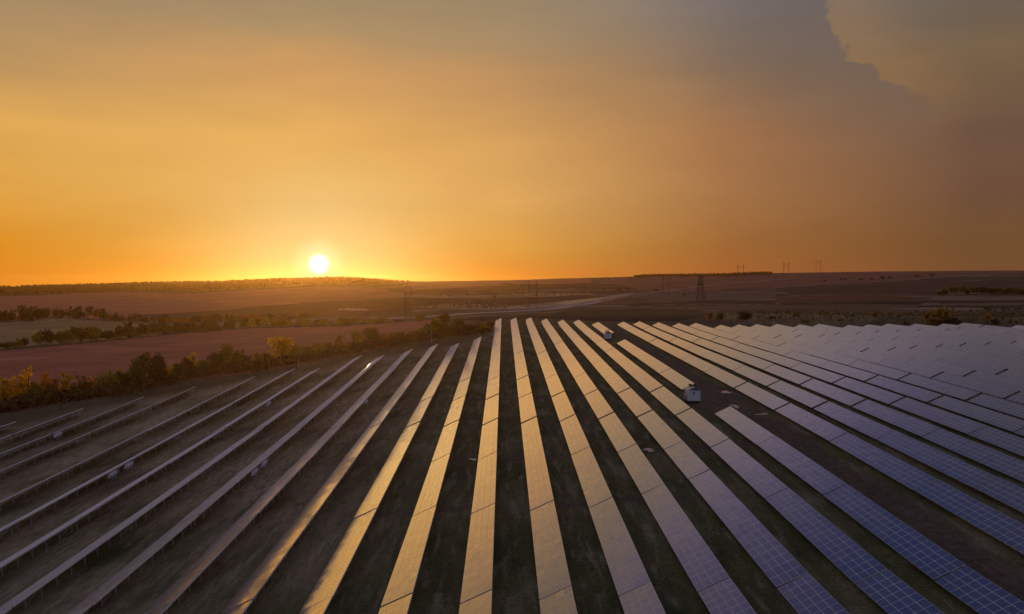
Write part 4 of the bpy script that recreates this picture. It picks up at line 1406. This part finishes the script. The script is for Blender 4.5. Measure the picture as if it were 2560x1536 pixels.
def hut(u, v, label):
    p = at(u, v)
    y0 = p.y
    t = empty('transformer_hut', (p.x, y0 + 2.2, p.z)); tag(t, label, 'hut', 'white transformer huts')
    w, l, h, g, b0 = 1.6, 2.2, 2.75, .75, .75
    m = MB(); m.box((0, 0, b0 / 2 - .25), (2 * w - .3, 2 * l - .3, b0 + .5)); m.build('plinth', DARK, t)
    m = MB(); m.box((0, 0, b0 + h / 2), (2 * w, 2 * l, h))
    for k in range(8):                       # sheet ribs
        m.box((-w + .2 + k * .4, -l - .012, b0 + h / 2), (.04, .03, h - .1))
    m.build('wall', WALL, t)
    z = b0 + h
    for y, nm in ((-l - .02, 'gable'), (l + .02, 'gable')):
        m = MB()
        s = .05
        a = [(-w, y - s, z + .003), (w, y - s, z + .003), (0, y - s, z + g)]
        b = [(-w, y + s, z + .003), (w, y + s, z + .003), (0, y + s, z + g)]
        m.quad(*a); m.quad(*reversed(b))
        for k in range(3):
            k2 = (k + 1) % 3
            m.quad(a[k], b[k], b[k2], a[k2])
        m.build(nm, TEAL, t)
    rf = MB()
    e, yl = .18, l + .25
    for sx in (-1, 1):
        x0, z0 = sx * (w + e), z - e * g / w + .02
        q = [(x0, -yl, z0), (0, -yl, z + g + .02), (0, yl, z + g + .02), (x0, yl, z0)]
        if sx > 0: q = q[::-1]
        rf.hexa(q, [(a_, b_, c_ + .07) for a_, b_, c_ in q])
    roof = rf.build('roof', ROOF, t)
    m = MB(); m.bar((.5, -.6, z + .3), (.5, -.6, z + g + .75), .16, .16, 10); m.bar((.5, -.6, z + g + .75), (.5, -.6, z + g + .95), .3, .05, 10)
    m.build('vent_pipe', DARK, roof)
    m = MB(); m.box((-.35, .9, z + g + .30), (.75, .55, .45)); m.bar((-.35, .9, z + g), (-.35, .9, z + g + .2), .12)
    m.build('roof_vent', DARK, roof)
    m = MB(); m.box((-.12, -l - .05, b0 + 2.05), (.85, .05, .70)); sg = m.build('sign', SIGN, t)
    m = MB(); m.bar((-.05, -l - .08, b0 + 2.05), (-.05, -l - .095, b0 + 2.05), .17, .17, 12); m.build('sign_mark', DARK, sg)
    m = MB(); m.box((-w - .03, -.9, b0 + 1.0), (.06, .95, 2.0)); d = m.build('door', PEACH, t)
    m = MB(); m.box((-w - .09, -.55, b0 + 1.0), (.06, .06, .22)); m.build('handle', DARK, d)
    m = MB(); m.box((-w - .03, .9, b0 + 2.0), (.06, .8, .75)); m.build('window', DARK, t)
    m = MB()
    for k in range(5): m.box((-w - .04, .9, b0 + .45 + k * .15), (.08, .85, .09))
    m.build('louvre', TEAL, t)


hut(1735.5, 1010, 'white transformer hut with teal gable beside the wide earth yard')
hut(1520.5, 851.5, 'small far white transformer hut between the panel rows')


def on_row(i, u, v):
    d = pix_dir(u, v)
    k = row_x(i) / d[0]
    return row_x(i), d[1] * k


def inverter(i, u, v, label):
    x, y = on_row(i, u, v)
    p = Vector((x - .30, y, gz(x - .3, y)))
    t = empty('inverter_rack', p); tag(t, label, 'inverter rack', 'inverter racks under the left rows')
    m = MB()
    for s in (-1.6, 1.6): m.bar((0, s, -.4), (0, s, 1.75), .05)
    m.bar((0, -1.6, 1.55), (0, 1.6, 1.55), .04); m.bar((0, -1.6, .95), (0, 1.6, .95), .04)
    m.build('rack_frame', ALU, t)
    for k, (yy, zz, w, h) in enumerate(((-1.05, 1.13, .82, .82), (0, 1.16, .9, 1.0), (1.05, 1.22, .74, .72))):
        m = MB(); m.box((.26, yy, zz), (.36, w, h)); m.box((.26, yy, zz + h / 2 + .03), (.42, w + .04, .05))
        c = m.build('cabinet', CAB, t)
        m = MB(); m.box((.455, yy, zz - h * .22), (.03, w * .6, h * .3)); m.build('vent_grille', DARK, c)
    m = MB(); m.box((.55, 0, .30), (.10, 3.3, .10)); m.build('cable_tray', RAIL, t)


inverter(-11, 146, 1083, 'far inverter rack under the third thin row at the left')
inverter(-8, 283, 1183, 'nearer rack of the pair at the left, three blue-white cabinets')
inverter(-8, 323, 1161, 'farther rack of the pair at the left, three blue-white cabinets')
inverter(-5, 638, 1177, 'nearer rack of the pair under the mauve row, left of centre')
inverter(-5, 662, 1152, 'farther rack of the pair under the mauve row, left of centre')
inverter(-7, 673, 1003, 'single far rack with white cabinets beside the pale puddle')
inverter(-4, 917, 1000, 'single far rack right of the sun streak, under a gold row')


def lamp_pole(u, v, vt, label):
    p = at(u, v); D = depth(p)
    h = (v - vt) / FPX * D
    t = empty('camera_pole', p); tag(t, label, 'pole', 'pale camera poles round the plant')
    m = MB(); m.bar((0, 0, -.4), (0, 0, h), .085, .06, 8); m.build('pole', RAIL, t)
    m = MB(); m.box((0, -.16, h - .25), (.22, .42, .22)); m.build('camera', CAB, t)
    m = MB(); m.box((0, -.14, h * .22), (.32, .22, .45)); m.build('junction_box', CAB, t)


lamp_pole(746.5, 922, 881, 'pale camera pole in front of the big yellow tree')
lamp_pole(1078.5, 858, 816, 'pale camera pole at the end of a gold row by the hedge')
lamp_pole(1934.5, 812, 787, 'pale camera pole behind the mauve panel ridge')


def build_fence():
    L = [Vector((a, b)) for a, b in poly_off]
    t = empty('perimeter_fence', (L[0].x, L[0].y, gz(L[0].x, L[0].y)))
    tag(t, 'thin wire fence on dark posts between the row ends and the hedge', 'fence')
    o = t.location.copy()
    m = MB(); m.bar((0, 0, -.4), (0, 0, 2.0), .05, .05, 6)
    post = m.mesh('post', STEEL)
    wires = MB()
    prev = None
    tot = 0
    for a, b in zip(L[:-1], L[1:]):
        n = max(1, round((b - a).length / 4.4))
        for k in range(n):
            q = a.lerp(b, k / n)
            p = Vector((q.x, q.y, gz(q.x, q.y))) - o
            if tot < 98: link_mesh('post', post, t, p); tot += 1
            if prev is not None:
                for z in (.4, .9, 1.4, 1.9): wires.bar(prev + Vector((0, 0, z)), p + Vector((0, 0, z)), .012, .012, 3)
            prev = p
    wires.build('wire', STEEL, t)


poly_off = [(x * SP - 7.5, y * SP + 6.5) for x, y in FIELD[2:12] / SP] + [(FIELD[12][0] - 8, FIELD[12][1] + 4)]
build_fence()


# ------------------------------------------------------------------ puddles and far sheds
def puddle(u, v, w, h, seed, label):
    p = at(u, v); D = depth(p)
    rx = w / 2.6 / FPX * D
    drop = (CAM_Z - p.z) / D
    ry = h / 2.8 / FPX * D / max(drop, .05)
    r = random.Random(seed)
    n = 40
    ph = [r.random() * 6.28 for _ in range(4)]
    V, F = [], []
    for k in range(n):
        a = 2 * math.pi * k / n
        q = 1 + -.34 * math.sin(2 * a + ph[0]) + .26 * math.sin(3 * a + ph[1]) + .16 * math.sin(5 * a + ph[2]) + .10 * math.sin(11 * a + ph[3])
        V.append((rx * q * math.cos(a), ry * q * math.sin(a)))
    me = bpy.data.meshes.new('puddle')
    P = []
    for f in (0, .5, 1):
        for x, y in V: P.append((x * f, y * f))
    z = ground_z(np.array([p.x + a for a, _ in P]), np.array([p.y + b for _, b in P]))
    vs = [(a, b, zz - p.z + .03) for (a, b), zz in zip(P, z)]
    fs = [(n * j + k, n * j + (k + 1) % n, n * (j + 1) + (k + 1) % n, n * (j + 1) + k) for j in (0, 1) for k in range(n)]
    fs = [f if f[0] >= n else (f[0], f[2], f[3]) for f in fs]
    me.from_pydata(vs, [], fs)
    me.update()
    me.materials.append(WATER)
    o = link_mesh('puddle', me, None, p)
    tag(o, label, 'puddle', kind='structure')


WATER = worn('cloudy_water', (0.24, 0.24, 0.27), 0.22, 0, 1.2, 0.3)
puddle(1622, 1125, 32, 8, 1, 'pale blue puddle in the aisle right of centre')
puddle(1184, 1149, 20, 6, 2, 'small grey puddle left of the middle row')
puddle(1815, 981, 36, 5, 3, 'long thin puddle on the track beyond the hut yard')
puddle(1838, 1016, 24, 7, 4, 'white puddle at the head of the dark blue row')
puddle(1906, 1036, 34, 4, 5, 'thin puddle along the hut road')
puddle(692, 1022, 22, 3, 6, 'thin pale puddle near a far inverter rack')
puddle(604, 1027, 40, 4, 7, 'pale flat puddle between the thin left rows')

FILM = worn('plastic_film', (0.62, 0.48, 0.30), 0.22, 0, 2, 0.15)


def tunnel(u0, u1, v, label):
    a, b = at(u0, v), at(u1, v)
    c = (a + b) / 2
    t = empty('greenhouse', c); tag(t, label, 'greenhouse', 'row of low shining greenhouses')
    hl = (b - a).length / 2
    ang = math.atan2((b - a).y, (b - a).x)
    t.rotation_euler = (0, 0, ang)
    m = MB()
    n, R, H = 8, 3.2, 2.2
    pr = [(R * math.cos(math.pi * k / n), H * math.sin(math.pi * k / n)) for k in range(n + 1)]
    for k in range(n):
        (y0, z0), (y1, z1) = pr[k], pr[k + 1]
        m.quad((-hl, y0, z0), (hl, y0, z0), (hl, y1, z1), (-hl, y1, z1))
    m.build('film_cover', FILM, t)
    m = MB()
    for x in (-hl - .02, hl + .02): m.quad(*[(x, y, z) for y, z in pr])
    m.build('end_wall', FILM, t)


for (u0, u1, vv), q in zip(((850, 862, 776), (865, 876, 775.5), (881, 888, 776.5), (895, 905, 776), (911, 919.5, 777.5)),
                           ('leftmost', 'second from left', 'smallest, in the middle', 'fourth from left', 'rightmost')):
    tunnel(u0, u1, vv, 'low shining greenhouse in the brown field under the sun, %s' % q)


def dust_cloud():
    px = [(1130, 786), (1260, 778), (1400, 767), (1500, 752), (1580, 737), (1740, 724)]
    L = [at(u, v) for u, v in px]
    m = MB()
    n = 10
    rings = []
    for k, p in enumerate(L):
        R = [3, 7, 8, 6, 4, 1.5][k]
        H = [2, 5, 6, 5, 4, 1.5][k]
        d = (L[min(k + 1, len(L) - 1)] - L[max(k - 1, 0)]); d.z = 0; d.normalize()
        s = Vector((d.y, -d.x, 0))
        rings.append([p + s * (R * math.cos(2 * math.pi * q / n)) + Vector((0, 0, H * .45 + H * .55 * math.sin(2 * math.pi * q / n))) for q in range(n)])
    for a, b in zip(rings[:-1], rings[1:]):
        for q in range(n):
            m.quad(a[q], a[(q + 1) % n], b[(q + 1) % n], b[q])
    m.quad(*rings[0][::-1]); m.quad(*rings[-1])
    mt = bpy.data.materials.new('road_dust'); mt.use_nodes = True
    t = mt.node_tree; t.nodes.clear()
    v = t.nodes.new('ShaderNodeVolumePrincipled')
    v.inputs['Color'].default_value = (0.92, 0.86, 0.84, 1); v.inputs['Density'].default_value = 0.008; v.inputs['Anisotropy'].default_value = .3
    o = t.nodes.new('ShaderNodeOutputMaterial'); t.links.new(v.outputs[0], o.inputs['Volume'])
    me = m.mesh('dust_cloud', mt)
    bm = __import__('bmesh').new(); bm.from_mesh(me)
    __import__('bmesh').ops.remove_doubles(bm, verts=bm.verts, dist=.001)
    __import__('bmesh').ops.recalc_face_normals(bm, faces=bm.faces)
    bm.to_mesh(me); bm.free()
    ob = link_mesh('dust_cloud', me)
    tag(ob, 'pale dust hanging low along the dirt road behind the panels', 'dust', kind='stuff')


dust_cloud()

# ------------------------------------------------------------------ haze over the land
def build_haze():
    b = MB()
    R = 7300
    lo, hi = HAZE_LO, HAZE_HI
    b.hexa([(-R, -R, lo), (R, -R, lo), (R, R, lo), (-R, R, lo)], [(-R, -R, hi), (R, -R, hi), (R, R, hi), (-R, R, hi)])
    m = bpy.data.materials.new('haze')
    m.use_nodes = True
    t = m.node_tree
    t.nodes.clear()
    v = t.nodes.new('ShaderNodeVolumePrincipled')
    v.inputs['Color'].default_value = HAZE_COL
    v.inputs['Density'].default_value = HAZE_D
    v.inputs['Anisotropy'].default_value = HAZE_G
    o = t.nodes.new('ShaderNodeOutputMaterial')
    t.links.new(v.outputs[0], o.inputs['Volume'])
    h = b.build('haze', m)
    tag(h, 'thin warm evening haze lying over the fields and hills', 'haze', kind='stuff')


HAZE_COL, HAZE_D, HAZE_G = (0.96, 0.56, 0.20, 1), 0.000046, 0.84
_zs = [v.co.z for v in bpy.data.objects['ground'].data.vertices]
HAZE_LO, HAZE_HI = min(_zs) - 1.0, max(max(_zs) + 45.0, CAM_Z + 20)
print('HAZE Z', HAZE_LO, HAZE_HI)
build_haze()
